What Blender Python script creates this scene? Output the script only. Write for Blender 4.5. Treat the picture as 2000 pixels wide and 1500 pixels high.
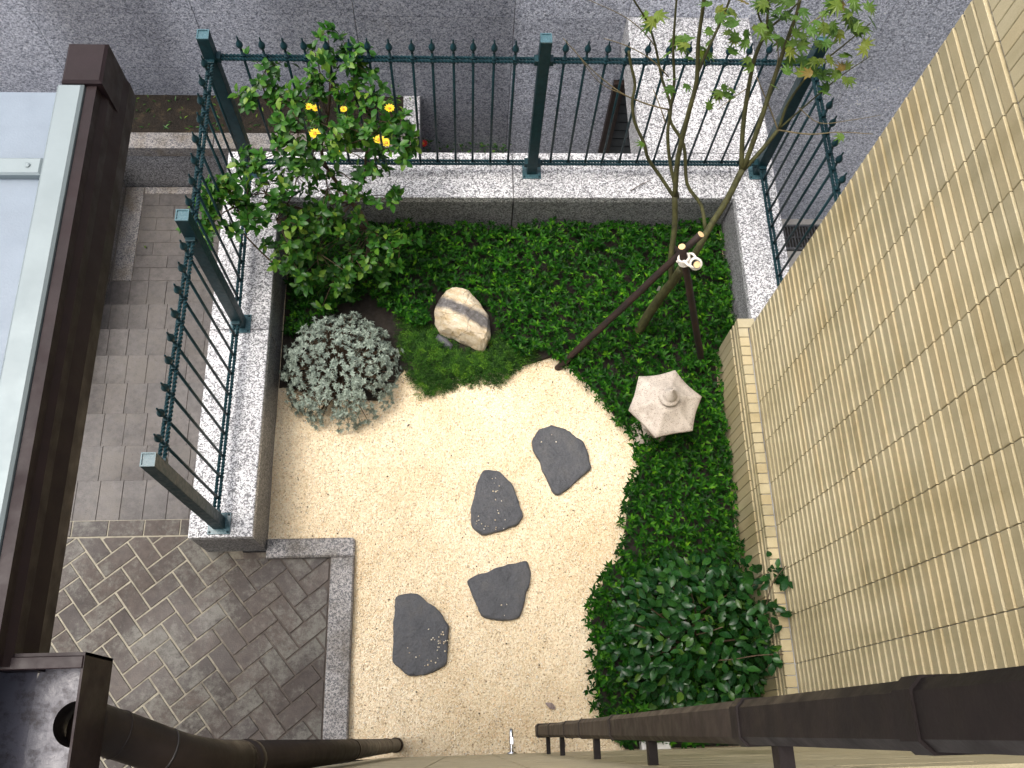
import bpy, bmesh, math, random
import numpy as np
from mathutils import Vector, Matrix, Euler

for o in list(bpy.data.objects):
    bpy.data.objects.remove(o, do_unlink=True)
random.seed(7)
rng = np.random.default_rng(7)
SC = bpy.context.scene
COL = SC.collection
R = math.radians

# ------------------------------------------------------------------ camera
cam = bpy.data.cameras.new('camera')
cam.sensor_fit = 'HORIZONTAL'
cam.sensor_width = 36.0
cam.lens = 31.62
cam.clip_start = 0.01
cam.clip_end = 500
cam_o = bpy.data.objects.new('camera', cam)
cam_o.location = (0, 0, 4.9)
cam_o.rotation_euler = (R(21.89947), R(-2.64362), R(-1.62857))
COL.objects.link(cam_o)
SC.camera = cam_o

# ------------------------------------------------------------------ sky, sun, exposure
SUN_EL, SUN_AZ = 70.0, -88.0          # azimuth clockwise from +Y
world = bpy.data.worlds.new('World')
SC.world = world
world.use_nodes = True
wn = world.node_tree
bg = wn.nodes['Background']
sky = wn.nodes.new('ShaderNodeTexSky')
sky.sky_type = 'NISHITA'
sky.sun_disc = False
sky.sun_elevation = R(SUN_EL)
sky.sun_rotation = R(SUN_AZ)
sky.air_density = 1.0
sky.dust_density = 6.0
sky.ozone_density = 1.0
hs = wn.nodes.new('ShaderNodeHueSaturation')
hs.inputs['Saturation'].default_value = 0.62
wn.links.new(sky.outputs[0], hs.inputs['Color'])
wn.links.new(hs.outputs[0], bg.inputs[0])
bg.inputs[1].default_value = 0.15
sun = bpy.data.lights.new('sun', 'SUN')
sun.energy = 0.9
sun.angle = R(35)
sun.color = (1.0, 0.965, 0.92)
sun_o = bpy.data.objects.new('sun', sun)
d = Vector((math.sin(R(SUN_AZ)) * math.cos(R(SUN_EL)), math.cos(R(SUN_AZ)) * math.cos(R(SUN_EL)), math.sin(R(SUN_EL))))
sun_o.rotation_euler = d.to_track_quat('Z', 'Y').to_euler()
sun_o.location = (0, 0, 12)
COL.objects.link(sun_o)
SC.view_settings.view_transform = 'Standard'
SC.view_settings.look = 'None'
SC.view_settings.exposure = 0.92
SC.view_settings.gamma = 1.0
SC.view_settings.use_curve_mapping = False
SC.cycles.max_bounces = 6
SC.cycles.diffuse_bounces = 3
SC.cycles.glossy_bounces = 2
SC.cycles.transmission_bounces = 2

# ------------------------------------------------------------------ object helpers
def link(o, parent=None):
    COL.objects.link(o)
    if parent is not None:
        o.parent = parent
        o.matrix_parent_inverse = parent.matrix_basis.inverted()
    return o

def tag(o, label=None, cat=None, group=None, kind=None):
    if label: o['label'] = label
    if cat: o['category'] = cat
    if group: o['group'] = group
    if kind: o['kind'] = kind
    return o

def thing(name, label, cat, loc=(0, 0, 0), group=None):
    o = bpy.data.objects.new(name, None)
    o.location = loc
    o.empty_display_size = 0.1
    link(o)
    return tag(o, label, cat, group)

def place(name, me, loc=(0, 0, 0), rot=None, parent=None, scale=None):
    o = bpy.data.objects.new(name, me)
    o.location = loc
    if rot is not None: o.rotation_euler = rot
    if scale is not None: o.scale = scale
    return link(o, parent)

class MB:
    """collects shapes and links them as one mesh object"""
    def __init__(s): s.v = []; s.f = []
    def add(s, verts, faces):
        k = len(s.v)
        s.v.extend(tuple(p) for p in verts)
        s.f.extend(tuple(i + k for i in f) for f in faces)
        return s
    def box(s, x0, x1, y0, y1, z0, z1):
        v = [(x0,y0,z0),(x1,y0,z0),(x1,y1,z0),(x0,y1,z0),(x0,y0,z1),(x1,y0,z1),(x1,y1,z1),(x0,y1,z1)]
        return s.add(v, [(3,2,1,0),(4,5,6,7),(0,1,5,4),(1,2,6,5),(2,3,7,6),(3,0,4,7)])
    def cbox(s, x0, x1, y0, y1, z0, z1, c=0.004):
        """box with chamfered top edges"""
        v = [(x0,y0,z0),(x1,y0,z0),(x1,y1,z0),(x0,y1,z0),(x0,y0,z1-c),(x1,y0,z1-c),(x1,y1,z1-c),(x0,y1,z1-c),
             (x0+c,y0+c,z1),(x1-c,y0+c,z1),(x1-c,y1-c,z1),(x0+c,y1-c,z1)]
        f = [(3,2,1,0),(8,9,10,11)]
        for i in range(4):
            j = (i+1) % 4
            f += [(i,j,j+4,i+4),(i+4,j+4,j+8,i+8)]
        return s.add(v, f)
    def prism(s, poly, z0, z1, c=0.0, inset=None):
        n = len(poly)
        v = [(p[0],p[1],z0) for p in poly] + [(p[0],p[1],z1-c) for p in poly]
        f = [tuple(range(n))[::-1]]
        for i in range(n): f.append((i,(i+1)%n,n+(i+1)%n,n+i))
        if c > 0:
            cx = sum(p[0] for p in poly)/n; cy = sum(p[1] for p in poly)/n
            for i, p in enumerate(poly):
                a = Vector(poly[i-1][:2]) - Vector(p[:2]); b = Vector(poly[(i+1)%n][:2]) - Vector(p[:2])
                a.normalize(); b.normalize()
                m = a + b
                if m.length < 0.15: m = Vector((cx-p[0], cy-p[1]))
                m.normalize()
                if m.dot(Vector((cx-p[0], cy-p[1]))) < 0: m = -m
                v.append((p[0]+m.x*c*1.3, p[1]+m.y*c*1.3, z1))
            for i in range(n): f.append((n+i,n+(i+1)%n,2*n+(i+1)%n,2*n+i))
            f.append(tuple(range(2*n,3*n)))
        else:
            f.append(tuple(range(n,2*n)))
        return s.add(v, f)
    def tube(s, pts, rad, n=8, caps=True, twist=0.0, phase=0.0):
        pts = [Vector(p) for p in pts]
        m = len(pts)
        if not hasattr(rad, '__len__'): rad = [rad]*m
        t0 = (pts[1]-pts[0]).normalized()
        ref = Vector((0,0,1)) if abs(t0.z) < 0.9 else Vector((1,0,0))
        u = t0.cross(ref).normalized()
        v = []; f = []
        for i in range(m):
            t = (pts[min(i+1,m-1)] - pts[max(i-1,0)])
            if t.length < 1e-9: t = t0
            t.normalize()
            u = (u - t*u.dot(t))
            u.normalize()
            w = t.cross(u)
            for k in range(n):
                a = 2*math.pi*k/n + phase + twist*i
                v.append(pts[i] + (u*math.cos(a) + w*math.sin(a))*rad[i])
        for i in range(m-1):
            for k in range(n):
                f.append((i*n+k, i*n+(k+1)%n, (i+1)*n+(k+1)%n, (i+1)*n+k))
        if caps:
            f.append(tuple(range(n))[::-1]); f.append(tuple(range((m-1)*n, m*n)))
        return s.add(v, f)
    def lathe(s, prof, cx, cy, n=24, a0=0.0):
        """prof: list of (r, z)"""
        v = []; f = []
        for r, z in prof:
            for k in range(n):
                a = a0 + 2*math.pi*k/n
                v.append((cx+r*math.cos(a), cy+r*math.sin(a), z))
        m = len(prof)
        for i in range(m-1):
            for k in range(n):
                f.append((i*n+k, i*n+(k+1)%n, (i+1)*n+(k+1)%n, (i+1)*n+k))
        f.append(tuple(range(n))[::-1]); f.append(tuple(range((m-1)*n, m*n)))
        return s.add(v, f)
    def mesh(s, name, mat, smooth=False):
        me = bpy.data.meshes.new(name)
        me.from_pydata(s.v, [], s.f)
        me.materials.append(mat)
        if smooth:
            me.polygons.foreach_set('use_smooth', [True]*len(me.polygons))
        me.update()
        return me
    def build(s, name, mat, parent=None, smooth=False, bevel=0.0):
        me = s.mesh(name, mat, smooth)
        if bevel > 0:
            bm = bmesh.new(); bm.from_mesh(me)
            bmesh.ops.bevel(bm, geom=list(bm.edges), offset=bevel, segments=2, profile=0.6, affect='EDGES', clamp_overlap=True)
            bm.to_mesh(me); bm.free()
        return place(name, me, parent=parent)

def np_mesh(name, verts, faces_flat, loop_total, mat, smooth=False):
    """fast mesh from numpy arrays; faces all have loop_total corners"""
    me = bpy.data.meshes.new(name)
    nf = len(faces_flat)//loop_total
    me.vertices.add(len(verts)); me.vertices.foreach_set('co', verts.astype(np.float32).ravel())
    me.loops.add(len(faces_flat)); me.loops.foreach_set('vertex_index', faces_flat.astype(np.int32))
    me.polygons.add(nf)
    me.polygons.foreach_set('loop_start', np.arange(0, nf*loop_total, loop_total, dtype=np.int32))
    me.polygons.foreach_set('loop_total', np.full(nf, loop_total, dtype=np.int32))
    if smooth: me.polygons.foreach_set('use_smooth', np.ones(nf, dtype=bool))
    me.update(calc_edges=True)
    me.materials.append(mat)
    return me

def smooth_line(pts, sub=4):
    """Catmull-Rom through points of any dimension"""
    P = [np.array(p, float) for p in pts]
    P = [2*P[0]-P[1]] + P + [2*P[-1]-P[-2]]
    out = []
    for i in range(1, len(P)-2):
        for k in range(sub):
            t = k/sub
            out.append(0.5*((2*P[i]) + (-P[i-1]+P[i+1])*t + (2*P[i-1]-5*P[i]+4*P[i+1]-P[i+2])*t*t + (-P[i-1]+3*P[i]-3*P[i+1]+P[i+2])*t**3))
    out.append(P[-2])
    return out

# ------------------------------------------------------------------ material helpers
class NT:
    def __init__(s, name):
        s.m = bpy.data.materials.new(name); s.m.use_nodes = True
        s.t = s.m.node_tree; s.b = s.t.nodes['Principled BSDF']
        s.pos = s.n('ShaderNodeNewGeometry').outputs['Position']
    def n(s, ty, ins=None, **pr):
        nd = s.t.nodes.new(ty)
        for k, v in pr.items(): setattr(nd, k, v)
        for k, v in (ins or {}).items(): s.set(nd.inputs[k], v)
        return nd
    def set(s, sock, v):
        if isinstance(v, bpy.types.NodeSocket): s.t.links.new(v, sock)
        else: sock.default_value = v
    def noise(s, scale, detail=3, rough=0.55, vec=None, dist=0.0):
        return s.n('ShaderNodeTexNoise', {'Vector': vec or s.pos, 'Scale': scale, 'Detail': detail, 'Roughness': rough, 'Distortion': dist}).outputs[0]
    def voro(s, scale, out='Color', vec=None, feature='F1', rnd=1.0):
        return s.n('ShaderNodeTexVoronoi', {'Vector': vec or s.pos, 'Scale': scale, 'Randomness': rnd}, feature=feature).outputs[out]
    def ramp(s, fac, stops, interp='LINEAR'):
        nd = s.n('ShaderNodeValToRGB', {'Fac': fac})
        cr = nd.color_ramp; cr.interpolation = interp
        while len(cr.elements) < len(stops): cr.elements.new(0.5)
        for e, (p, c) in zip(cr.elements, stops):
            e.position = p
            e.color = (c, c, c, 1) if not hasattr(c, '__len__') else (*c, 1)
        return nd.outputs[0]
    def mix(s, fac, a, b, mode='MIX'):
        nd = s.n('ShaderNodeMix', data_type='RGBA', blend_type=mode)
        s.set(nd.inputs[0], fac)
        for i, v in ((6, a), (7, b)):
            s.set(nd.inputs[i], v if isinstance(v, bpy.types.NodeSocket) or len(v) == 4 else (*v, 1))
        return nd.outputs[2]
    def math(s, op, a, b=0.0, c=None):
        nd = s.n('ShaderNodeMath', operation=op)
        s.set(nd.inputs[0], a); s.set(nd.inputs[1], b)
        if c is not None: s.set(nd.inputs[2], c)
        return nd.outputs[0]
    def sep(s, col): return s.n('ShaderNodeSeparateColor', {'Color': col}).outputs[0]
    def bump(s, h, dist=0.002, strength=1.0, normal=None):
        ins = {'Height': h, 'Distance': dist, 'Strength': strength}
        if normal: ins['Normal'] = normal
        return s.n('ShaderNodeBump', ins).outputs[0]
    def scaled(s, sc):
        return s.n('ShaderNodeVectorMath', {0: s.pos, 1: sc}, operation='MULTIPLY').outputs[0]
    def rnd(s):
        a = s.n('ShaderNodeObjectInfo').outputs['Random']
        b = s.n('ShaderNodeNewGeometry').outputs['Random Per Island']
        return s.math('FRACT', s.math('ADD', a, b))
    def objrnd(s): return s.n('ShaderNodeObjectInfo').outputs['Random']
    def out(s, color=None, rough=None, normal=None, spec=None, metal=None, **kw):
        b = s.b
        if color is not None: s.set(b.inputs['Base Color'], color if isinstance(color, bpy.types.NodeSocket) else (*color, 1))
        if rough is not None: s.set(b.inputs['Roughness'], rough)
        if normal is not None: s.set(b.inputs['Normal'], normal)
        if spec is not None: s.set(b.inputs['Specular IOR Level'], spec)
        if metal is not None: s.set(b.inputs['Metallic'], metal)
        for k, v in kw.items(): s.set(b.inputs[k], v)
        return s.m

def granite(name, tone, contrast, rough=(0.35, 0.6), scale=170, warm=0.0, wet=0.0, stain=None):
    t = NT(name)
    c = t.sep(t.voro(scale))
    c2 = t.sep(t.voro(scale*0.55))
    g = t.math('ADD', t.math('MULTIPLY', c, 0.65), t.math('MULTIPLY', c2, 0.35))
    lo, hi = tone*(1-contrast), tone*(1+contrast*0.8)
    col = t.ramp(g, [(0.12, (lo*0.55, lo*0.56, lo*0.6)), (0.38, (lo*1.1, lo*1.1, lo*1.13)), (0.55, (tone*(1+warm), tone, tone*(1.02-warm))), (0.85, (hi*(1+warm), hi, hi*(1.0-warm)))])
    big = t.noise(2.2, 4)
    col = t.mix(1.0, col, t.ramp(big, [(0.3, 0.78), (0.7, 1.08)]), 'MULTIPLY')
    col = t.mix(1.0, col, t.ramp(t.objrnd(), [(0, 0.86), (1, 1.06)]), 'MULTIPLY')
    if stain:
        sn = t.noise(7, 5, 0.65)
        col = t.mix(t.ramp(sn, [(0.45, 0.0), (0.72, 0.75)]), col, stain)
    r = t.ramp(t.noise(3.1, 3), [(0.35, rough[0]), (0.65, rough[1])])
    return t.out(col, r, t.bump(g, 0.0012, 0.5))

def plain(name, col, rough=0.5, var=0.25, scale=12, bumpd=0.0006, metal=0.0, spec=0.5):
    t = NT(name)
    k = t.noise(scale, 5, 0.6)
    c = t.mix(1.0, (*col, 1), t.ramp(k, [(0.25, 1-var), (0.75, 1+var)]), 'MULTIPLY')
    rr = t.ramp(t.noise(scale*1.7, 4), [(0.3, max(0.03, rough-0.12)), (0.7, min(1, rough+0.12))])
    return t.out(c, rr, t.bump(t.noise(scale*14, 3), bumpd, 0.5), spec, metal)

def leafmat(name, stops, rough=0.38, transl=0.18, spec=0.5, clump=0):
    t = NT(name)
    col = t.ramp(t.rnd(), stops)
    if clump:            # neighbouring leaves of one shoot share their age and tint
        col = t.mix(1.0, col, t.ramp(t.sep(t.voro(clump)), [(0.0, (0.5, 0.55, 0.6)), (0.5, (0.9, 0.95, 0.9)), (0.8, (1.5, 1.4, 1.1)), (1.0, (2.6, 2.0, 1.3))]), 'MULTIPLY')
    col = t.mix(1.0, col, t.ramp(t.noise(3.0, 2), [(0.3, 0.8), (0.7, 1.12)]), 'MULTIPLY')
    rr = t.ramp(t.noise(60, 2), [(0.3, rough-0.08), (0.7, rough+0.12)])
    t.out(col, rr, None, spec)
    tr = t.n('ShaderNodeBsdfTranslucent', {'Color': col})
    mx = t.n('ShaderNodeMixShader', {0: transl})
    o = t.t.nodes['Material Output']
    t.t.links.new(t.b.outputs[0], mx.inputs[1]); t.t.links.new(tr.outputs[0], mx.inputs[2])
    t.t.links.new(mx.outputs[0], o.inputs['Surface'])
    return t.m

M = {}
M['cap_granite'] = granite('cap_granite', 0.57, 0.66, (0.4, 0.65), 185, 0.0)
M['face_granite'] = granite('face_granite', 0.30, 0.62, (0.35, 0.6), 190)
M['kerb_granite'] = granite('kerb_granite', 0.27, 0.55, (0.45, 0.7), 190, 0.05, stain=(0.085, 0.07, 0.05, 1))
M['path_granite'] = granite('path_granite', 0.24, 0.5, (0.4, 0.65), 190, 0.08, stain=(0.12, 0.09, 0.05, 1))

def wall_panel_mat():
    t = NT('panel_granite')
    c = t.sep(t.voro(150)); c2 = t.sep(t.voro(80))
    g = t.math('ADD', t.math('MULTIPLY', c, 0.6), t.math('MULTIPLY', c2, 0.4))
    col = t.ramp(g, [(0.12, (0.13, 0.14, 0.172)), (0.4, (0.355, 0.375, 0.435)), (0.6, (0.52, 0.535, 0.60)), (0.9, (0.78, 0.79, 0.83))])
    # building reflections painted into the colour: broad upright dark and light areas, ragged edges
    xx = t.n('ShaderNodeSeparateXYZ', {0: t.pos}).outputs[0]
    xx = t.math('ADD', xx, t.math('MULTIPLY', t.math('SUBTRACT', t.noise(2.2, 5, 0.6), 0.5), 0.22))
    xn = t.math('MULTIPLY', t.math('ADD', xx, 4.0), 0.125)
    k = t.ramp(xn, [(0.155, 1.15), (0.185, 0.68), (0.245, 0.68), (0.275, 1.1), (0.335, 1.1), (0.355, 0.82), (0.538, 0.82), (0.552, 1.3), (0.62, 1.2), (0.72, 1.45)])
    k2 = t.ramp(t.noise(1.2, 4, 0.6), [(0.3, 0.88), (0.7, 1.08)])
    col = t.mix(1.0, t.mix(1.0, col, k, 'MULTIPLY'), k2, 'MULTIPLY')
    col = t.mix(1.0, col, t.ramp(t.objrnd(), [(0, 0.9), (1, 1.06)]), 'MULTIPLY')
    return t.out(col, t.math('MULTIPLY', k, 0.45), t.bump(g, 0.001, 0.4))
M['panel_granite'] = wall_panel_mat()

def brick_mat(name, cols, film, rough, damp_x=None):
    t = NT(name)
    base = t.ramp(t.objrnd(), cols)
    n1 = t.noise(26, 6, 0.7)
    base = t.mix(1.0, base, t.ramp(n1, [(0.25, 0.5), (0.75, 1.45)]), 'MULTIPLY')
    # pale mineral film, worn through in spots
    lich = t.math('ADD', t.math('MULTIPLY', t.noise(3.2, 3, 0.6), 0.5), t.math('MULTIPLY', t.noise(30, 7, 0.8), 0.5))
    base = t.mix(t.ramp(lich, [(0.48, 0.0), (0.58, 0.85)]), base, film)
    spots = t.noise(70, 4, 0.7)
    base = t.mix(t.ramp(spots, [(0.60, 0.0), (0.66, 0.75)]), base, (0.045, 0.036, 0.03))
    wet = t.noise(1.7, 3)
    r = t.ramp(wet, [(0.38, rough[0]), (0.62, rough[1])])
    return t.out(base, r, t.bump(t.math('ADD', t.noise(180, 4), n1), 0.0014, 0.7), 0.3)
M['brick'] = brick_mat('brick', [(0.0, (0.042, 0.034, 0.030)), (0.35, (0.056, 0.044, 0.037)), (0.7, (0.066, 0.051, 0.042)), (1.0, (0.048, 0.041, 0.038))], (0.135, 0.131, 0.112, 1), (0.42, 0.68))
M['path_paver'] = brick_mat('path_paver', [(0.0, (0.070, 0.064, 0.061)), (0.5, (0.082, 0.075, 0.071)), (1.0, (0.092, 0.083, 0.078))], (0.098, 0.088, 0.077, 1), (0.36, 0.6))

def mortar(name, a, b, sc=9):
    t = NT(name)
    k = t.noise(sc, 5, 0.65)
    col = t.ramp(k, [(0.36, a), (0.62, b)])
    return t.out(col, 0.8, t.bump(t.noise(150, 3), 0.001, 0.5))
def porch_mortar():
    t = NT('mortar')
    xx = t.n('ShaderNodeSeparateXYZ', {0: t.pos}).outputs[0]
    # silt has filled and darkened the joints towards the kerb
    k = t.math('ADD', t.math('MULTIPLY', t.math('ADD', xx, 1.25), 0.55), t.math('MULTIPLY', t.noise(5.0, 6, 0.75), 0.95))
    col = t.ramp(k, [(0.30, (0.30, 0.275, 0.21)), (0.44, (0.19, 0.17, 0.13)), (0.56, (0.075, 0.060, 0.049))])
    col = t.mix(1.0, col, t.ramp(t.noise(22, 4), [(0.3, 0.7), (0.7, 1.15)]), 'MULTIPLY')
    return t.out(col, 0.8, t.bump(t.noise(150, 3), 0.001, 0.5))
M['mortar'] = porch_mortar()
M['path_joint'] = mortar('path_joint', (0.085, 0.075, 0.065), (0.15, 0.135, 0.11))
M['tile_joint'] = mortar('tile_joint', (0.10, 0.09, 0.075), (0.42, 0.43, 0.42), 2.0)

def gravel_mat(name='gravel'):
    t = NT(name)
    v = t.voro(150)
    c = t.sep(v)
    col = t.ramp(c, [(0.0, (0.26, 0.20, 0.13)), (0.025, (0.54, 0.42, 0.26)), (0.2, (0.72, 0.59, 0.39)), (0.55, (0.82, 0.71, 0.50)), (0.85, (0.90, 0.82, 0.645)), (1.0, (0.75, 0.55, 0.33))])
    big = t.noise(1.6, 5, 0.6)
    col = t.mix(1.0, col, t.ramp(big, [(0.28, (0.78, 0.69, 0.58)), (0.46, (0.94, 0.90, 0.84)), (0.62, (1.02, 1.0, 0.98))]), 'MULTIPLY')
    d = t.voro(150, 'Distance')
    return t.out(col, 0.75, t.bump(t.math('SUBTRACT', 1.0, d), 0.004, 0.75))
M['gravel'] = gravel_mat()
def pebble_mat():
    t = NT('pebble')
    return t.out(t.ramp(t.rnd(), [(0, (0.45, 0.36, 0.25)), (0.12, (0.72, 0.6, 0.42)), (0.6, (0.85, 0.76, 0.58)), (1, (0.9, 0.85, 0.74))]), 0.65)
M['pebble'] = pebble_mat()

def slate():
    t = NT('slate')
    n1 = t.noise(9, 6, 0.65); n2 = t.noise(120, 4, 0.6)
    col = t.ramp(n1, [(0.3, (0.052, 0.055, 0.061)), (0.5, (0.075, 0.078, 0.085)), (0.7, (0.100, 0.099, 0.098))])
    col = t.mix(1.0, col, t.ramp(n2, [(0.3, 0.82), (0.7, 1.2)]), 'MULTIPLY')
    return t.out(col, t.ramp(n1, [(0.3, 0.42), (0.7, 0.66)]), t.bump(t.math('ADD', n2, t.math('MULTIPLY', t.noise(28, 4), 2.0)), 0.004, 0.9), 0.3)
M['slate'] = slate()

def tile_mat():
    t = NT('tile')
    col = t.ramp(t.objrnd(), [(0, (0.395, 0.342, 0.215)), (0.35, (0.445, 0.388, 0.246)), (0.7, (0.462, 0.392, 0.240)), (1, (0.43, 0.355, 0.208))])
    run = t.noise(1.0, 6, 0.68, t.scaled((2.6, 2.6, 0.75)))
    col = t.mix(1.0, col, t.ramp(run, [(0.33, (0.66, 0.64, 0.56)), (0.47, (0.88, 0.87, 0.83)), (0.62, (1.02, 1.02, 1.02))]), 'MULTIPLY')
    sp = t.noise(340, 2)
    col = t.mix(1.0, col, t.ramp(sp, [(0.3, 0.88), (0.7, 1.1)]), 'MULTIPLY')
    return t.out(col, t.ramp(run, [(0.35, 0.3), (0.6, 0.5)]), t.bump(t.noise(220, 3), 0.0006, 0.4))
M['tile'] = tile_mat()
M['fence_paint'] = plain('fence_paint', (0.0075, 0.032, 0.040), 0.45, 0.35, 30, 0.0004, 0.0, 0.25)
M['post_cap'] = plain('post_cap', (0.055, 0.12, 0.14), 0.25, 0.2, 60, 0.0003)
M['gutter'] = plain('gutter', (0.017, 0.0095, 0.0100), 0.5, 0.3, 18, 0.0004, 0.0, 0.22)
M['gutter_inside'] = None
def gutter_inside():
    t = NT('gutter_inside')
    k = t.noise(30, 6, 0.75)
    col = t.ramp(k, [(0.36, (0.055, 0.047, 0.05)), (0.50, (0.125, 0.122, 0.145))])
    return t.out(col, t.ramp(k, [(0.42, 0.5), (0.58, 0.28)]), t.bump(k, 0.002, 0.5))
M['gutter_inside'] = gutter_inside()
M['pipe'] = plain('pipe', (0.024, 0.017, 0.0135), 0.5, 0.35, 16, 0.0005, 0.0, 0.22)
M['pipe_dark'] = plain('pipe_dark', (0.010, 0.0066, 0.0060), 0.5, 0.35, 16, 0.0005, 0.0, 0.2)
M['pipe_dusty'] = plain('pipe_dusty', (0.075, 0.057, 0.041), 0.65, 0.4, 14, 0.0006, 0.0, 0.25)
M['dark_ring'] = plain('dark_ring', (0.02, 0.017, 0.016), 0.5, 0.3, 20)
M['canopy_sheet'] = plain('canopy_sheet', (0.185, 0.225, 0.265), 0.45, 0.08, 20, 0.0008)
M['aluminium'] = plain('aluminium', (0.215, 0.255, 0.26), 0.5, 0.08, 9, 0.0003, 0.25)
M['lantern_stone'] = None
def lantern_stone():
    t = NT('lantern_stone')
    k = t.noise(14, 6, 0.7); s2 = t.noise(260, 3)
    col = t.ramp(k, [(0.3, (0.37, 0.315, 0.26)), (0.5, (0.51, 0.45, 0.38)), (0.72, (0.61, 0.55, 0.47))])
    col = t.mix(1.0, col, t.ramp(s2, [(0.3, 0.78), (0.7, 1.14)]), 'MULTIPLY')
    sp3 = t.sep(t.voro(210))
    col = t.mix(t.ramp(sp3, [(0.08, 0.55), (0.12, 0.0)]), col, (0.16, 0.13, 0.11))
    wz = t.noise(7, 6, 0.75)
    col = t.mix(t.ramp(wz, [(0.54, 0.0), (0.68, 0.5)]), col, (0.22, 0.185, 0.15))
    return t.out(col, 0.75, t.bump(t.math('ADD', s2, t.noise(60, 4)), 0.002, 0.7), 0.3)
M['lantern_stone'] = lantern_stone()
def rock_mat():
    t = NT('rock')
    # dark vein crossing the boulder (a layer of the stone itself)
    dv = t.n('ShaderNodeVectorMath', {0: t.pos, 1: (0.452, 0.892, 0.25)}, operation='DOT_PRODUCT').outputs['Value']
    off = t.math('MULTIPLY', t.math('SUBTRACT', t.noise(9, 5, 0.65), 0.5), 0.10)
    h = t.math('ADD', t.math('SUBTRACT', dv, 2.147), off)
    band = t.ramp(t.math('ABSOLUTE', h), [(0.022, 1.0), (0.05, 0.0)])
    lay = t.n('ShaderNodeCombineXYZ', {'X': t.math('MULTIPLY', dv, 5.0), 'Y': t.n('ShaderNodeVectorMath', {0: t.pos, 1: (0.892, -0.452, 0)}, operation='DOT_PRODUCT').outputs['Value'], 'Z': 0.0}).outputs[0]
    k = t.math('ADD', t.math('MULTIPLY', t.noise(9, 6, 0.7, lay), 0.6), t.math('MULTIPLY', t.noise(28, 6, 0.72), 0.4))
    cream = t.ramp(k, [(0.28, (0.24, 0.17, 0.085)), (0.42, (0.52, 0.40, 0.24)), (0.58, (0.68, 0.60, 0.46)), (0.75, (0.76, 0.71, 0.6))])
    grey = t.ramp(t.noise(40, 5, 0.7), [(0.3, (0.035, 0.035, 0.04)), (0.6, (0.13, 0.13, 0.14)), (0.75, (0.4, 0.4, 0.41))])
    col = t.mix(t.math('MULTIPLY', band, 0.92), cream, grey)
    crack = t.ramp(t.voro(5.5, 'Distance', feature='DISTANCE_TO_EDGE', vec=t.scaled((1, 1.9, 1.2))), [(0.0, 0.45), (0.012, 1.0)])
    col = t.mix(1.0, col, crack, 'MULTIPLY')
    return t.out(col, 0.6, t.bump(t.math('ADD', k, t.math('MULTIPLY', crack, 0.4)), 0.012, 0.8))
M['rock'] = rock_mat()
M['soil'] = plain('soil', (0.016, 0.012, 0.008), 0.95, 0.5, 30, 0.006)
def bed_soil():
    t = NT('bed_soil')
    k = t.noise(9, 7, 0.75)
    col = t.ramp(k, [(0.35, (0.010, 0.007, 0.004)), (0.55, (0.022, 0.015, 0.008)), (0.70, (0.085, 0.06, 0.03)), (0.8, (0.03, 0.04, 0.012))])
    return t.out(col, 0.95, t.bump(t.noise(60, 6, 0.7), 0.02, 1.0))
M['bed_soil'] = bed_soil()
def bark(name, a, b, sc=40):
    t = NT(name)
    k = t.noise(sc, 6, 0.7, t.scaled((1, 1, 0.35)))
    return t.out(t.ramp(k, [(0.32, a), (0.68, b)]), 0.75, t.bump(k, 0.003, 0.8))
M['maple_bark'] = bark('maple_bark', (0.022, 0.022, 0.007), (0.085, 0.085, 0.024))
M['brown_bark'] = bark('brown_bark', (0.035, 0.022, 0.012), (0.12, 0.075, 0.04))
M['twig'] = bark('twig', (0.09, 0.07, 0.03), (0.2, 0.16, 0.08))
M['stake'] = bark('stake', (0.006, 0.004, 0.003), (0.034, 0.014, 0.008), 22)
M['cut_wood'] = plain('cut_wood', (0.72, 0.50, 0.25), 0.7, 0.2, 80)
M['rope'] = plain('rope', (0.72, 0.68, 0.60), 0.85, 0.15, 200, 0.001)
M['maple_leaf'] = leafmat('maple_leaf', [(0, (0.05, 0.12, 0.018)), (0.45, (0.085, 0.17, 0.022)), (0.8, (0.12, 0.19, 0.024)), (0.98, (0.18, 0.21, 0.03)), (1, (0.20, 0.12, 0.03))], 0.42, 0.3, 0.3)
M['tree_leaf'] = leafmat('tree_leaf', [(0, (0.012, 0.060, 0.006)), (0.5, (0.027, 0.108, 0.010)), (0.85, (0.065, 0.175, 0.016)), (1, (0.16, 0.26, 0.03))], 0.36, 0.22, 0.28)
M['cover_leaf'] = leafmat('cover_leaf', [(0, (0.004, 0.028, 0.002)), (0.5, (0.009, 0.054, 0.004)), (0.85, (0.022, 0.092, 0.006)), (1, (0.055, 0.15, 0.010))], 0.42, 0.15, 0.09, 21)
M['moss_leaf'] = leafmat('moss_leaf', [(0, (0.010, 0.042, 0.004)), (0.6, (0.024, 0.080, 0.007)), (1, (0.05, 0.125, 0.013))], 0.55, 0.15, 0.15, 26)
M['silver_leaf'] = leafmat('silver_leaf', [(0, (0.16, 0.205, 0.165)), (0.5, (0.255, 0.315, 0.255)), (1, (0.39, 0.46, 0.38))], 0.6, 0.08)
M['camellia_leaf'] = leafmat('camellia_leaf', [(0, (0.006, 0.034, 0.008)), (0.6, (0.013, 0.060, 0.012)), (0.9, (0.026, 0.092, 0.014)), (1, (0.07, 0.14, 0.02))], 0.26, 0.12, 0.26)
M['yellow_petal'] = plain('yellow_petal', (0.85, 0.62, 0.02), 0.6, 0.15, 40)
M['red_petal'] = plain('red_petal', (0.62, 0.03, 0.02), 0.6, 0.2, 40)
M['orange_heart'] = plain('orange_heart', (0.75, 0.30, 0.02), 0.7, 0.2, 80)
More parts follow.
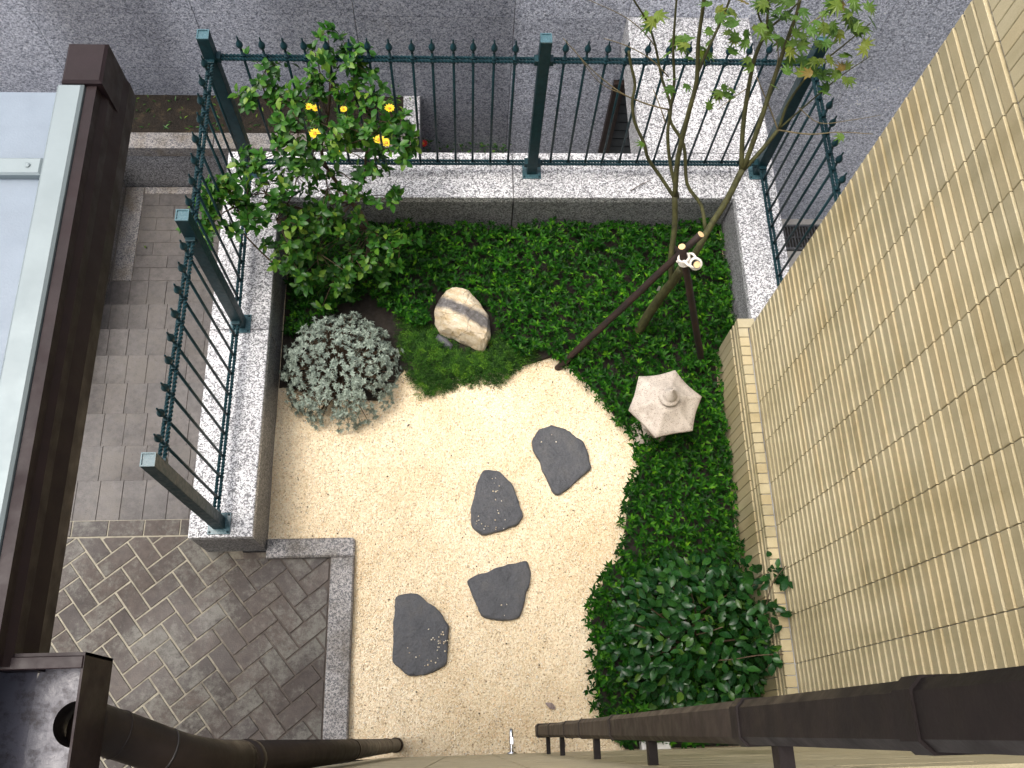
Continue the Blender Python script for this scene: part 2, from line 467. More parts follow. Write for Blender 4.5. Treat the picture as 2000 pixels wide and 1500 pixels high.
M['chrome'] = plain('chrome', (0.75, 0.76, 0.78), 0.15, 0.05, 30, 0.0, 1.0)
M['concrete'] = plain('concrete', (0.30, 0.29, 0.27), 0.75, 0.25, 8, 0.001)
M['white_block'] = plain('white_block', (0.72, 0.72, 0.68), 0.6, 0.1, 20)
M['grate_metal'] = plain('grate_metal', (0.12, 0.125, 0.13), 0.4, 0.3, 30, 0.0004, 0.6)
M['door_frame'] = plain('door_frame', (0.030, 0.018, 0.014), 0.45, 0.3, 20)
M['door_slat'] = plain('door_slat', (0.075, 0.085, 0.09), 0.45, 0.25, 14)
M['dry_leaf'] = plain('dry_leaf', (0.24, 0.19, 0.17), 0.8, 0.3, 60)
M['debris'] = plain('debris', (0.06, 0.045, 0.03), 0.9, 0.4, 60)
M['house_plain'] = plain('house_plain', (0.42, 0.34, 0.23), 0.6, 0.15, 6)

# ================================================================== SETTING
WALL_H = 0.36          # top of the granite garden wall above the gravel
PIT = -2.1             # floor of the sunken yard behind the fence
tag(MB().add([(-120,-120,-2.3),(120,-120,-2.3),(120,120,-2.3),(-120,120,-2.3)], [(0,1,2,3)]).build('ground', M['concrete']), kind='structure')
tag(MB().box(-2.9, 6.0, 2.08, 4.42, -2.29, PIT).build('pit_floor', M['concrete']), kind='structure')

# earth under the garden and the porch
tag(MB().box(-1.08, 1.66, -0.6, 3.05, -2.29, -0.03).build('garden_earth', M['soil']), kind='structure')

# gravel sheet with gentle unevenness
nx, ny = 108, 126
gx = np.linspace(-1.075, 1.65, nx); gy = np.linspace(-0.05, 3.02, ny)
GX, GY = np.meshgrid(gx, gy)
def undul(x, y):
    return 0.007*np.sin(x*5.1+1.3*np.sin(y*3.7)) + 0.005*np.sin(y*7.3+x*2.9) + 0.003*np.sin(x*17+y*13)+0.002*np.sin(x*41-y*29)
GZ = undul(GX, GY) + rng.normal(0, 0.0006, GX.shape)
idx = np.arange(nx*ny).reshape(ny, nx)
quads = np.stack([idx[:-1,:-1], idx[:-1,1:], idx[1:,1:], idx[1:,:-1]], -1).reshape(-1)
cx_, cy_ = (GX[:-1,:-1]+GX[1:,1:])/2, (GY[:-1,:-1]+GY[1:,1:])/2
quads = quads.reshape(-1,4)[~((cx_ < -0.66) & (cy_ < 1.02)).ravel()].ravel()
gme = np_mesh('gravel_bed', np.stack([GX, GY, GZ], -1).reshape(-1, 3), quads, 4, M['gravel'], True)
gravel = tag(place('gravel_bed', gme), kind='structure')

# porch paving: slab of mortar, herringbone bricks laid on it, one border row
porch = tag(MB().box(-3.0, -0.725, -1.05, 1.0, -0.9, -0.004).box(-3.0, -1.2, 1.0, 1.19, -0.9, -0.004).build('porch_paving', M['mortar']), kind='structure')
W = 0.0955; GAP = 0.010; ANG = R(38.9)
e1 = Vector((math.cos(ANG), math.sin(ANG))); e2 = Vector((-math.sin(ANG), math.cos(ANG)))
O = Vector((-1.653, 0.712))
def clip(poly, x0, x1, y0, y1):
    for ax, lim, sg in ((0,x0,1),(0,x1,-1),(1,y0,1),(1,y1,-1)):
        outp = []
        for i in range(len(poly)):
            a, b = poly[i-1], poly[i]
            ia, ib = (a[ax]-lim)*sg >= 0, (b[ax]-lim)*sg >= 0
            if ia != ib:
                t = (lim-a[ax])/(b[ax]-a[ax])
                outp.append((a[0]+(b[0]-a[0])*t, a[1]+(b[1]-a[1])*t))
            if ib: outp.append(tuple(b))
        poly = outp
        if len(poly) < 3: return []
    return poly
full_h = MB().cbox(GAP/2, 2*W-GAP/2, GAP/2, W-GAP/2, -0.03, 0.0005, 0.0012).mesh('brick', M['brick'])
full_v = MB().cbox(GAP/2, W-GAP/2, GAP/2, 2*W-GAP/2, -0.03, 0.0005, 0.0012).mesh('brick', M['brick'])
BX0, BX1, BY0, BY1 = -2.55, -0.735, -0.75, 1.093
for s in range(-40, 41):
    for t in range(-20, 21):
        a, b = s + 2*t, s - 2*t
        for kind, (da, db, la, lb) in ((0,(0,0,2,1)), (1,(0,1,1,2))):
            c = [O + e1*((a+da+u)*W) + e2*((b+db+v)*W) for u, v in ((0,0),(la,0),(la,lb),(0,lb))]
            xs = [p.x for p in c]; ys = [p.y for p in c]
            if max(xs) < BX0+.02 or min(xs) > BX1-.02 or max(ys) < BY0+.02 or min(ys) > BY1-.02: continue
            BYL = .966 if min(xs) > -1.39 else BY1
            if min(ys) > BYL-.02: continue
            jz = abs(rng.normal(0, 0.0008))
            org = O + e1*((a+da)*W) + e2*((b+db)*W)
            if min(xs) >= BX0 and max(xs) <= BX1 and min(ys) >= BY0 and max(ys) <= BYL:
                place('brick', full_v if kind else full_h, (org.x, org.y, jz), (rng.normal(0,.004), rng.normal(0,.004), ANG+rng.normal(0,.006)), porch)
            else:
                g = GAP/2
                cc = [org + e1*u + e2*v for u, v in ((g,g),(la*W-g,g),(la*W-g,lb*W-g),(g,lb*W-g))]
                pl = clip([(p.x,p.y) for p in cc], BX0, BX1, BY0, BYL)
                # drop near-duplicate corners
                q = []
                for p in pl:
                    if not q or (abs(p[0]-q[-1][0])+abs(p[1]-q[-1][1])) > .003: q.append(p)
                if len(q) >= 3 and abs(sum(q[i-1][0]*q[i][1]-q[i][0]*q[i-1][1] for i in range(len(q))))/2 > 4e-4:
                    place('brick', MB().prism(q, -0.03, 0.0005).mesh('brick', M['brick']), (0,0,jz), None, porch)
x = -2.5
bb = MB().cbox(0, 0.184, 0, 0.084, -0.03, 0.0008, 0.0012).mesh('brick', M['brick'])
while x < -1.42:
    place('brick', bb, (x, 1.1025, rng.normal(0,.0006)), None, porch); x += 0.1915

# granite kerb round the porch (corner rounded)
kerb = tag(MB().cbox(-0.722, -0.597, -0.044, 0.96, -0.2, 0.036, 0.008).build('kerb', M['kerb_granite']), kind='structure')
cor = [(-1.068,0.962),(-0.722,0.962),(-0.597,0.962)] + [(-0.597-.02+.02*math.cos(a), 1.045+.02*math.sin(a)) for a in (0,R(30),R(60),R(90))] + [(-1.068,1.065)]
MB().prism(cor, -0.2, 0.035, 0.008).build('kerb_stone', M['kerb_granite'], kerb)

# steps going down beside the garden, every tread paved with a row of upright pavers
RISE, TREAD = 0.113, 0.243
LAND = -8*RISE
ramp = tag(MB().box(-3.0, -1.39, 1.19+7*TREAD, 3.94, -2.29, LAND-.004).build('path', M['path_joint']), kind='structure')
pv = MB().cbox(0.0012, 0.1258, 0.0012, TREAD+.012, -0.05, 0.0, 0.0014).mesh('paver', M['path_paver'])
for k in range(8):
    y0_, z_ = 1.19 + k*TREAD, -RISE*(k+1)
    if k < 7: MB().box(-3.0, -1.39, y0_+.002, y0_+TREAD+.008, -2.29, z_-.004).build('step', M['path_joint'], ramp)
    x = -2.62 + (0.0 if k % 2 else 0.0635)
    while x < -1.50:
        place('paver', pv, (x, y0_, z_+rng.normal(0,.0006)), (rng.normal(0,.002), rng.normal(0,.003), 0), ramp)
        x += 0.127
for r in range(7):
    x = -2.36 - (0.0 if r % 2 else 0.115)
    while x < -1.395:
        a_, b_ = max(x, -2.362), min(x+0.23, -1.392)
        if b_ - a_ > .02:
            place('paver', MB().cbox(.0012, b_-a_-.0012, .0012, .1033, -.03, 0.0, .0012).mesh('paver', M['path_paver']), (a_, 3.148+r*0.1045, LAND+rng.normal(0,.0005)), (rng.normal(0,.003), rng.normal(0,.003), 0), ramp)
        x += 0.23
MB().cbox(-2.36, -1.4, 3.878, 3.938, LAND-.05, LAND+.004, 0.003).build('border_stone', M['path_granite'], ramp)
MB().cbox(-2.50, -2.365, 3.148, 3.938, LAND-.05, LAND+.003, 0.003).build('border_stone', M['path_granite'], ramp)

# low granite wall on the far side of the ramp
fw = thing('ramp_wall', 'low grey granite wall along the far side of the descending steps', 'wall', (-2.6, 2.5, -1))
MB().add([(-2.75,1.2,-2.2),(-2.56,1.2,-2.2),(-2.50,3.94,-2.2),(-2.75,3.94,-2.2),(-2.75,1.2,0.12),(-2.56,1.2,0.12),(-2.50,3.94,-0.55),(-2.75,3.94,-0.55)],
         [(3,2,1,0),(4,5,6,7),(0,1,5,4),(1,2,6,5),(2,3,7,6),(3,0,4,7)]).build('stone_block', M['path_granite'], fw)

# paved ground further left, outside the picture
tag(MB().box(-9.0, -3.005, -3.0, 1.2, -2.29, -0.01).box(-9.0, -2.755, 1.203, 3.94, -2.29, -0.62).build('left_yard', M['concrete']), kind='structure')

# raised planting bed beyond the path and its granite wall
bed = tag(MB().box(-2.9, -0.42, 4.08, 4.42, -2.2, -0.455).build('bed_soil', M['bed_soil']), kind='structure')
bw = thing('planter_wall', 'grey granite planter wall holding the bare soil bed behind the fence', 'wall', (-1.6, 4.0, -0.9))
for a, b in ((-2.9,-1.75),(-1.745,-0.30)):
    MB().cbox(a, b, 3.945, 4.078, -0.53, -0.435, 0.004).build('cap_stone', M['path_granite'], bw)
    MB().box(a+.004, b-.004, 3.952, 4.074, -2.2, -0.532).build('face_stone', M['face_granite'], bw)
MB().cbox(-0.42, -0.30, 4.08, 4.415, -0.53, -0.434, 0.004).build('cap_stone', M['cap_granite'], bw)
MB().box(-0.416, -0.304, 4.084, 4.415, -2.2, -0.532).build('face_stone', M['face_granite'], bw)
low_bed = tag(MB().box(-0.29, 0.62, 3.95, 4.41, -2.2, -1.12).build('low_bed_soil', M['bed_soil']), kind='structure')

# ------------------------------------------------------------------ garden wall of granite blocks
gw = thing('garden_wall', 'speckled granite retaining wall round the garden carrying the iron fence', 'wall', (0, 3.2, 0))
def wall_block(x0, x1, y0, y1, capj=True):
    MB().cbox(x0, x1, y0, y1, WALL_H-0.05, WALL_H, 0.004).build('cap_stone', M['cap_granite'], gw)
    MB().box(x0+.002, x1-.002, y0+.002, y1-.002, -2.25, WALL_H-0.0515).build('face_stone', M['face_granite'], gw)
g = 0.002
wall_block(-1.39, -1.07, 1.006, 2.158-g)
wall_block(-1.39, -1.07, 2.158+g, 3.012-g)
wall_block(-1.39, 0.306-g, 3.012+g, 3.335)
wall_block(0.306+g, 1.637-g, 3.012+g, 3.335)
wall_block(1.637+g, 1.905, 2.075, 3.335)
# wide granite slab bridging from the wall corner to the wall behind
sl_o = thing('bridge_slab', 'wide pale granite slab running from the fence corner to the back wall', 'slab', (1.5, 3.9, 0.3))
MB().cbox(1.092, 1.905, 3.339, 4.415, 0.10, WALL_H-.001, 0.004).build('slab_top', M['cap_granite'], sl_o)

# ------------------------------------------------------------------ granite clad wall behind
YW = 4.42
bk = thing('granite_wall', 'tall dark speckled granite clad wall standing behind the iron fence', 'wall', (0, 4.5, -2.2))
MB().box(-6.0, 8.0, YW+0.03, YW+0.4, -2.25, 2.0).build('wall_core', M['dark_ring'], bk)
def panels(xs, z0, dz, ztop):
    for a, b in zip(xs[:-1], xs[1:]):
        z = z0
        while z < ztop-.01:
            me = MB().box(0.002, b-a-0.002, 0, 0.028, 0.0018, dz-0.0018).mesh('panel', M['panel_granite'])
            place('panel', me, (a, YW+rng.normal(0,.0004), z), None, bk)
            z += dz
DX0, DX1, DZ1 = 1.13, 1.62, -0.30
panels([-6.0,-4.82,-3.785,-2.75,-1.714,-0.69,0.352], -2.171, 0.5, 1.99)
panels([0.352, DX0-.03], -2.171, 0.5, 1.99)
panels([DX0-.03, DX1+.03], -0.171, 0.5, 1.99)
panels([DX1+.03, 2.84, 3.88, 4.92, 5.96, 8.0], -2.251, 0.5, 1.99)
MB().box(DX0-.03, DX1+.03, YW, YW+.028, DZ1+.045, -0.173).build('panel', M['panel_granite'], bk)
# door in that wall, half under the slab
dr = thing('basement_door', 'dark slatted door in brown frame set into the granite wall', 'door', (1.37, YW, PIT))
for a, b in ((DX0-.03, DX0+.05), (DX1-.05, DX1+.03)):
    MB().box(a, b, YW-.035, YW+.029, PIT, DZ1+.04).build('frame', M['door_frame'], dr, bevel=.004)
MB().box(DX0+.051, DX1-.051, YW-.035, YW+.029, DZ1-.03, DZ1+.04).build('frame', M['door_frame'], dr, bevel=.004)
MB().box(DX0+.051, DX1-.051, YW+.02, YW+.029, PIT, DZ1-.032).build('door_leaf', M['door_slat'], dr)
z = DZ1-.13
while z > PIT+.05:
    MB().add([(DX0+.055,YW+.018,z),(DX1-.055,YW+.018,z),(DX1-.055,YW-.004,z+.012),(DX0+.055,YW-.004,z+.012),
              (DX0+.055,YW+.018,z+.085),(DX1-.055,YW+.018,z+.085),(DX1-.055,YW+.008,z+.088),(DX0+.055,YW+.008,z+.088)],
             [(3,2,1,0),(4,5,6,7),(0,1,5,4),(1,2,6,5),(2,3,7,6),(3,0,4,7)]).build('slat', M['door_slat'], dr)
    z -= 0.1

# drain grate on the pit floor, right
gr = thing('drain_grate', 'steel drain grate on the sunken floor beside the beige building', 'grate', (3.05, 4.2, PIT))
for y in (4.085, 4.325):
    MB().box(2.7, 3.5, y, y+.02, PIT+.002, PIT+.026).build('frame_bar', M['grate_metal'], gr)
k = 0
while 2.71 + k*0.028 < 3.49:
    xx = 2.71 + k*0.028
    MB().box(xx, xx+.008, 4.106, 4.324, PIT+.004, PIT+.024).build('bar', M['grate_metal'], gr); k += 1
MB().box(2.71, 3.49, 4.205, 4.215, PIT+.0245, PIT+.028).build('cross_bar', M['grate_metal'], gr)
tag(MB().box(2.65, 3.6, 4.08, 4.35, PIT+.0005, PIT+.0015).build('drain_channel', M['dark_ring']), kind='structure')

# ------------------------------------------------------------------ beige tiled building on the right
XW = 1.56; YC = 2.07
bd = thing('tiled_building', 'beige building wall clad in long ribbed tiles on the right', 'building', (2.0, 1.0, 0))
MB().box(XW+0.012, 5.5, -3.0, YC-0.008, -2.25, 6.2).build('wall', M['tile_joint'], bd)
jy = [YC, 1.863, 1.641, 1.421, 1.200, 0.979, 0.757, 0.537, 0.316, 0.095, -0.044]
TP = 0.0548; TG = 0.0065; VG = 0.0035
def tile_r(w, h, dep=0.014):
    """tile lying on the wall that faces -X; origin lower corner; chamfered front"""
    # the face leans out towards its top, which ends in a narrow open ledge
    c = 0.0016
    b = MB()
    y0, y1, z0, z1 = VG/2, w-VG/2, 0, h
    xb, xl, xt = 0.0125, 0.0040, 0.0115-dep
    v = [(xb,y0,z0),(xb,y1,z0),(xb,y1,z1),(xb,y0,z1),(xl,y0,z0),(xl,y1,z0),(xt+c,y1,z1),(xt+c,y0,z1),(xl-c,y0+c,z0+c),(xl-c,y1-c,z0+c),(xt,y1-c,z1-c),(xt,y0+c,z1-c)]
    f = [(8,11,10,9)]
    for i in range(4):
        j = (i+1) % 4
        f += [(i,i+4,j+4,j),(i+4,i+8,j+8,j+4)]
    return b.add(v, f)
rows = 44
zs0 = 2.912 - rows*TP
cnt = 0
tiles = []
for r in range(rows):
    for c in range(len(jy)-1):
        y1, y0 = jy[c], jy[c+1]
        zz = zs0 + r*TP
        tiles.append((zz*1.0 + min(y0, 1.2)*0.6, y0, y1-y0, zz, TP-TG))
tiles.sort(key=lambda q: -q[0])
cache = {}
rest = MB()
for k, (_, y0, w, zz, h) in enumerate(tiles):
    key = round(w, 4)
    if key not in cache: cache[key] = (tile_r(w, h), tile_r(w, h).mesh('tile', M['tile']))
    dx = rng.normal(0, .0005)
    if k < 300: place('tile', cache[key][1], (XW+dx, y0, zz), None, bd)
    else: rest.add([(p[0]+XW+dx, p[1]+y0, p[2]+zz) for p in cache[key][0].v], cache[key][0].f)
# soldier course above, and plain courses out of sight higher up
sold = tile_r(TP, 0.215)
y = YC
k = 0
sme = tile_r(TP, 0.215).mesh('tile', M['tile'])
while y - TP > -0.04:
    y -= TP
    if k < 20: place('tile', sme, (XW, y, 2.914+TG/2), None, bd)
    else: rest.add([(p[0]+XW, p[1]+y, p[2]+2.914+TG/2) for p in sold.v], sold.f)
    k += 1
up = tile_r(0.2205, TP-TG)
for r in range(58):
    for c in range(9):
        rest.add([(p[0]+XW, p[1]+YC-0.2205*(c+1), p[2]+3.14+r*TP) for p in up.v], up.f)
ro = rest.build('tile', M['tile'], bd); tag(ro, kind='stuff')
# corner return facing the yard
cr = MB()
for r in range(44):
    for c in range(8):
        zz = zs0 + r*TP; x0 = XW+0.001+c*0.2205
        cr.box(x0+VG/2, x0+0.2205-VG/2, YC-0.009, YC+0.002, zz, zz+TP-TG)
tag(cr.build('tile', M['tile'], bd), kind='stuff')
# projecting plinth: face tiles and a row of cap tiles
PZ = 0.50; PX = 1.507; PY = 2.14
pl = MB().box(PX+.010, XW+.0115, -0.3, PY-.008, -0.2, PZ-.009).build('plinth', M['tile_joint'], bd)
capw = 0.2205/4
cme = MB().cbox(PX-.001, XW-.0015, 0.0018, capw-.0018, PZ-.03, PZ, .002).mesh('tile', M['tile'])
y = 1.863 + capw*4
while y > -0.02:
    y -= capw
    place('tile', cme, (0, y, rng.normal(0,.0004)), None, pl)
MB().cbox(PX-.001, 1.60, 1.863+capw*4+.002, PY, PZ-.03, PZ+.001, .002).build('tile', M['tile'], pl)
rowz = [(PZ-.0315-.046, .044), (PZ-.0315-.046-.0548, .046)]
fme = {}
for zi, (z0, hh) in enumerate(rowz):
    yy = [PY] + jy[1:]
    for a, b in zip(yy[1:], yy[:-1]):
        kk = (round(b-a,3), hh)
        if kk not in fme: fme[kk] = tile_r(b-a, hh).mesh('tile', M['tile'])
        place('tile', fme[kk], (PX, a, z0), None, pl)
# upright tiles below
y = PY
ume = tile_r(capw, 0.39).mesh('tile', M['tile'])
while y - capw > -0.04:
    y -= capw
    place('tile', ume, (PX, y, rowz[-1][0]-.0085-.39), None, pl)

# ------------------------------------------------------------------ the house wall under the camera
hw = thing('house_wall', 'beige tiled house wall at the bottom edge with a tap and downpipes', 'wall', (0.6, -0.2, 0))
HY = -0.045
MB().box(-0.43, XW-.002, -3.0, HY-.011, -0.2, 3.62).build('wall', M['tile_joint'], hw)
MB().box(-3.2, -0.435, -3.0, -1.06, -0.9, 3.62).build('wall', M['house_plain'], hw)
ht = MB()
hx = [-0.432, -0.31, -0.098, 0.122, 0.343, 0.563, 0.784, 1.004, 1.225, 1.445, 1.5]
for r in range(50):
    z0 = 0.01 + r*TP*1.3
    for a, b in zip(hx[:-1], hx[1:]):
        ht.box(a+VG/2, b-VG/2, HY-.0115, HY+rng.normal(0,.0003), z0, z0+TP*1.3-.004)
tag(ht.build('tile', M['tile'], hw), kind='stuff')

# ================================================================== IRON FENCE
fn = thing('iron_fence', 'dark green iron fence with spear finials on the granite wall', 'fence', (0.2, 3.2, WALL_H))
FP = M['fence_paint']
POST = 0.058; PT = 1.455
FX, FY, FR = -1.235, 3.20, 1.80
posts = [(-1.238,1.075),(-1.225,2.19),(FX,FY),(0.418,FY),(FR,FY)]
def post_at(x, y):
    h = POST/2
    p = MB().box(x-h, x+h, y-h, y+h, WALL_H+.008, PT).build('post', FP, fn, bevel=.003)
    b = MB()
    b.box(x-h*.98, x+h*.98, y-h*.98, y+h*.98, PT+.0003, PT+.003)
    b.build('cap', M['post_cap'], p)
    rim = MB()
    t = .006
    rim.box(x-h, x+h, y-h, y-h+t, PT+.0034, PT+.008).box(x-h, x+h, y+h-t, y+h, PT+.0034, PT+.008)
    rim.box(x-h, x-h+t, y-h+t, y+h-t, PT+.0034, PT+.008).box(x+h-t, x+h, y-h+t, y+h-t, PT+.0034, PT+.008)
    rim.build('cap_rim', M['post_cap'], p)
    pb = MB().box(x-.056, x+.056, y-.056, y+.056, WALL_H+.0005, WALL_H+.008).build('base_plate', M['post_cap'], p, bevel=.002)
    for sx in (-1, 1):
        for sy in (-1, 1):
            MB().lathe([(.006,WALL_H+.0082),(.006,WALL_H+.013),(.003,WALL_H+.015)], x+sx*.045, y+sy*.045, 6).build('bolt', FP, p)
for q in posts: post_at(*q)
finial_prof = [(.0055,0),(.006,.012),(.0085,.017),(.014,.024),(.0172,.034),(.016,.044),(.011,.055),(.006,.066),(.0042,.076),(.0048,.082),(.0038,.089),(.001,.094)]
bal_me = MB().tube([(0,0,0.425),(0,0,0.9),(0,0,1.352)], .0070, 8).mesh('baluster', FP, True)
fin_me = MB().lathe([(r, 1.352+z) for r, z in finial_prof], 0, 0, 12).mesh('finial', FP, True)
col_me = MB().box(-.010,.010,-.010,.010,1.288,1.322).mesh('collar', FP)
ZT, ZB = 1.306, 0.447
def bar(p, q, half=.0095):
    """twisted square bar"""
    p, q = Vector(p), Vector(q)
    L = (q-p).length; n = max(4, int(L/.0052))
    return MB().tube([p + (q-p)*(i/n) for i in range(n+1)], half, 4, True, math.pi/2/3.6)
def bay(a, b, n, start=None, step=None):
    a = Vector((a[0],a[1],0)); b = Vector((b[0],b[1],0))
    t = (b-a).normalized(); s = Vector((-t.y, t.x, 0))
    p0, p1 = a + t*POST/2, b - t*POST/2
    for zz in (ZT, ZB):
        for off in (-.0105, .0105):
            bar(p0+s*off+Vector((0,0,zz)), p1+s*off+Vector((0,0,zz))).build('rail', FP, fn)
        # clip holding the bars at each post
        for e in (p0+t*.008, p1-t*.008):
            MB().box(e.x-.012-abs(s.x)*.01, e.x+.012+abs(s.x)*.01, e.y-.012-abs(s.y)*.01, e.y+.012+abs(s.y)*.01, zz-.017, zz+.017).build('bracket', FP, fn, bevel=.002)
    L = (b-a).length
    step = step or L/(n+1); start = start or step
    for k in range(n):
        c = a + t*(start + k*step)
        c = c + Vector((rng.normal(0,.0015), rng.normal(0,.0015), 0))
        rz = (rng.normal(0,.002), rng.normal(0,.002), 0)
        o = place('baluster', bal_me, (c.x, c.y, 0), rz, fn)
        place('finial', fin_me, (c.x, c.y, 0), rz, o)
        place('collar', col_me, (c.x, c.y, 0), rz, o)
bay(posts[0], posts[1], 9)
bay(posts[1], posts[2], 8)
bay(posts[2], posts[3], 14, 0.160, 0.1036)
bay(posts[3], posts[4], 12, 0.108, 0.1025)
bay(posts[4], (FR, 2.11), 9, 0.115, 0.108)

# ================================================================== STEPPING STONES
stones = [
 ('rounded dark slate stepping stone nearest the lantern, pointed at its lower end', [(0.376,1.593),(0.426,1.676),(0.504,1.697),(0.583,1.674),(0.682,1.599),(0.705,1.543),(0.719,1.436),(0.579,1.319),(0.52,1.282),(0.494,1.291)]),
 ('dark slate stepping stone with pale pebbles strewn on it, second from the lantern', [(0.108,1.439),(0.194,1.426),(0.264,1.354),(0.303,1.236),(0.324,1.169),(0.286,1.121),(0.158,1.077),(0.087,1.064),(0.037,1.111),(0.027,1.183),(0.063,1.357)]),
 ('clean dark slate stepping stone with a wide straight top edge, third from the lantern', [(0.006,0.819),(0.043,0.846),(0.181,0.892),(0.335,0.922),(0.355,0.853),(0.313,0.691),(0.284,0.617),(0.202,0.603),(0.094,0.624),(0.067,0.656),(0.028,0.764)]),
 ('largest dark slate stepping stone, with a notched corner, nearest the porch kerb', [(-0.375,0.746),(-0.299,0.766),(-0.25,0.757),(-0.136,0.661),(-0.09,0.594),(-0.093,0.503),(-0.104,0.387),(-0.188,0.352),(-0.28,0.336),(-0.32,0.355),(-0.347,0.386),(-0.384,0.407),(-0.382,0.574)])]
def ring_resample(poly, n):
    P = np.array(poly + [poly[0]], float)
    seg = np.linalg.norm(np.diff(P, axis=0), axis=1); cum = np.concatenate([[0], np.cumsum(seg)])
    t = np.linspace(0, cum[-1], n, endpoint=False)
    return np.stack([np.interp(t, cum, P[:,0]), np.interp(t, cum, P[:,1])], -1)
for lab, poly in stones:
    n = 72
    rg = ring_resample(poly, n)
    rg = (rg*2 + np.roll(rg,1,0) + np.roll(rg,-1,0))/4          # knock the corners off
    ctr = rg.mean(0)
    nz = np.convolve(np.tile(rng.normal(0,1,n),3), np.ones(3)/3, 'same')[n:2*n]*.0042
    dirv = (rg-ctr)/np.linalg.norm(rg-ctr, axis=1, keepdims=True)
    rg = rg + dirv*nz[:,None]
    b = MB(); verts = []; faces = []
    prof = [(1.0,-.05),(1.003,.018),(.992,.0262),(.978,.0285),(.9,.0295),(.7,.030),(.45,.0305),(.2,.0305)]
    for s, z in prof:
        for i in range(n):
            p = ctr + (rg[i]-ctr)*s
            zz = z + rng.normal(0,.0012) if 0 < z < .027 else (z if z < 0 else z + .0016*math.sin(p[0]*31+p[1]*17)+.001*math.sin(p[0]*73-p[1]*61)+rng.normal(0,.0007))
            verts.append((p[0], p[1], zz))
    for k in range(len(prof)-1):
        for i in range(n):
            faces.append((k*n+i, k*n+(i+1)%n, (k+1)*n+(i+1)%n, (k+1)*n+i))
    verts.append((ctr[0], ctr[1], .031))
    for i in range(n): faces.append(((len(prof)-1)*n+i, (len(prof)-1)*n+(i+1)%n, len(verts)-1))
    a2 = sum(rg[i-1][0]*rg[i][1]-rg[i][0]*rg[i-1][1] for i in range(n))
    if a2 < 0: faces = [f[::-1] for f in faces]
    tag(b.add(verts, faces).build('stepping_stone', M['slate'], smooth=True), lab, 'stone', 'slate stepping stones in the gravel')

# ================================================================== BOULDER
rk = [(-0.13,2.505),(-0.059,2.546),(0.032,2.505),(0.107,2.402),(0.175,2.3),(0.158,2.217),(0.118,2.145),(0.044,2.185),(-0.061,2.235),(-0.142,2.252),(-0.175,2.336),(-0.16,2.437)]
n = 96
rg = ring_resample(rk, n)[::-1]
rg = (rg*2 + np.roll(rg,1,0) + np.roll(rg,-1,0))/4
ctr = np.array([-0.005, 2.345])
verts = []; faces = []
def fb(x, y, z):
    return (math.sin(x*23+y*11+z*31)*.5 + math.sin(x*51-y*37+z*20+1.7)*.3 + math.sin(x*97+y*83-z*61)*.2)
prof = [(0.93,0.0),(1.0,.05),(1.01,.09),(0.98,.13),(.92,.165),(.82,.19),(.68,.205),(.5,.215),(.3,.222),(.12,.224)]
for s, z in prof:
    for i in range(n):
        p = ctr + (rg[i]-ctr)*s
        # the top slopes down to the lower right, stepped along the strata
        strata = (p[0]-ctr[0])*0.452 + (p[1]-ctr[1])*0.892
        zz = z*(1 + 0.55*strata) if z > .1 else z
        if z > .1: zz += 0.010*math.floor(strata*22+.5*fb(p[0],p[1],0))/3.0
        r = fb(p[0], p[1], zz)*.010
        dd = (p-ctr)/max(1e-6, np.linalg.norm(p-ctr))
        verts.append((p[0]+dd[0]*r, p[1]+dd[1]*r, zz + fb(p[1]*1.3, p[0]*1.3, zz)*.008*(z>.1)))
for k in range(len(prof)-1):
    for i in range(n):
        faces.append((k*n+i, (k+1)*n+i, (k+1)*n+(i+1)%n, k*n+(i+1)%n)[::-1] if False else (k*n+i, k*n+(i+1)%n, (k+1)*n+(i+1)%n, (k+1)*n+i))
verts.append((ctr[0], ctr[1], .226))
for i in range(n): faces.append(((len(prof)-1)*n+i, (len(prof)-1)*n+(i+1)%n, len(verts)-1))
# chop the lump with planes so that it breaks into angular faces
V_ = np.array(verts); cen = np.array([ctr[0], ctr[1], .08])
fr = np.random.default_rng(21)
for k in range(26):
    a_ = fr.uniform(0, 2*np.pi); el2 = fr.uniform(.05, 1.35)
    nn = np.array([math.cos(a_)*math.cos(el2), math.sin(a_)*math.cos(el2), math.sin(el2)])
    d_ = (V_-cen) @ nn
    lim = d_.max()*fr.uniform(.86, .96)
    over = np.clip(d_-lim, 0, None)
    V_ = V_ - nn[None]*over[:,None]*.93
V_ += fr.normal(0, .0011, V_.shape)
verts = [tuple(p) for p in V_]
rme = MB().add(verts, faces).mesh('boulder', M['rock'], False)
bm = bmesh.new(); bm.from_mesh(rme); bmesh.ops.recalc_face_normals(bm, faces=bm.faces); bm.to_mesh(rme); bm.free()
tag(place('boulder', rme), 'cream boulder with a dark grey band lying in the ground cover', 'rock')
fl = [(-0.165,2.235),(-0.15,2.262),(-0.10,2.235),(-0.062,2.19),(-0.075,2.165),(-0.12,2.185)]
fo = MB().prism(fl, 0.0, 0.075, 0.012).build('rock_fragment', M['slate'])
tag(fo, 'small grey stone flake tucked under the lower left of the boulder', 'rock')

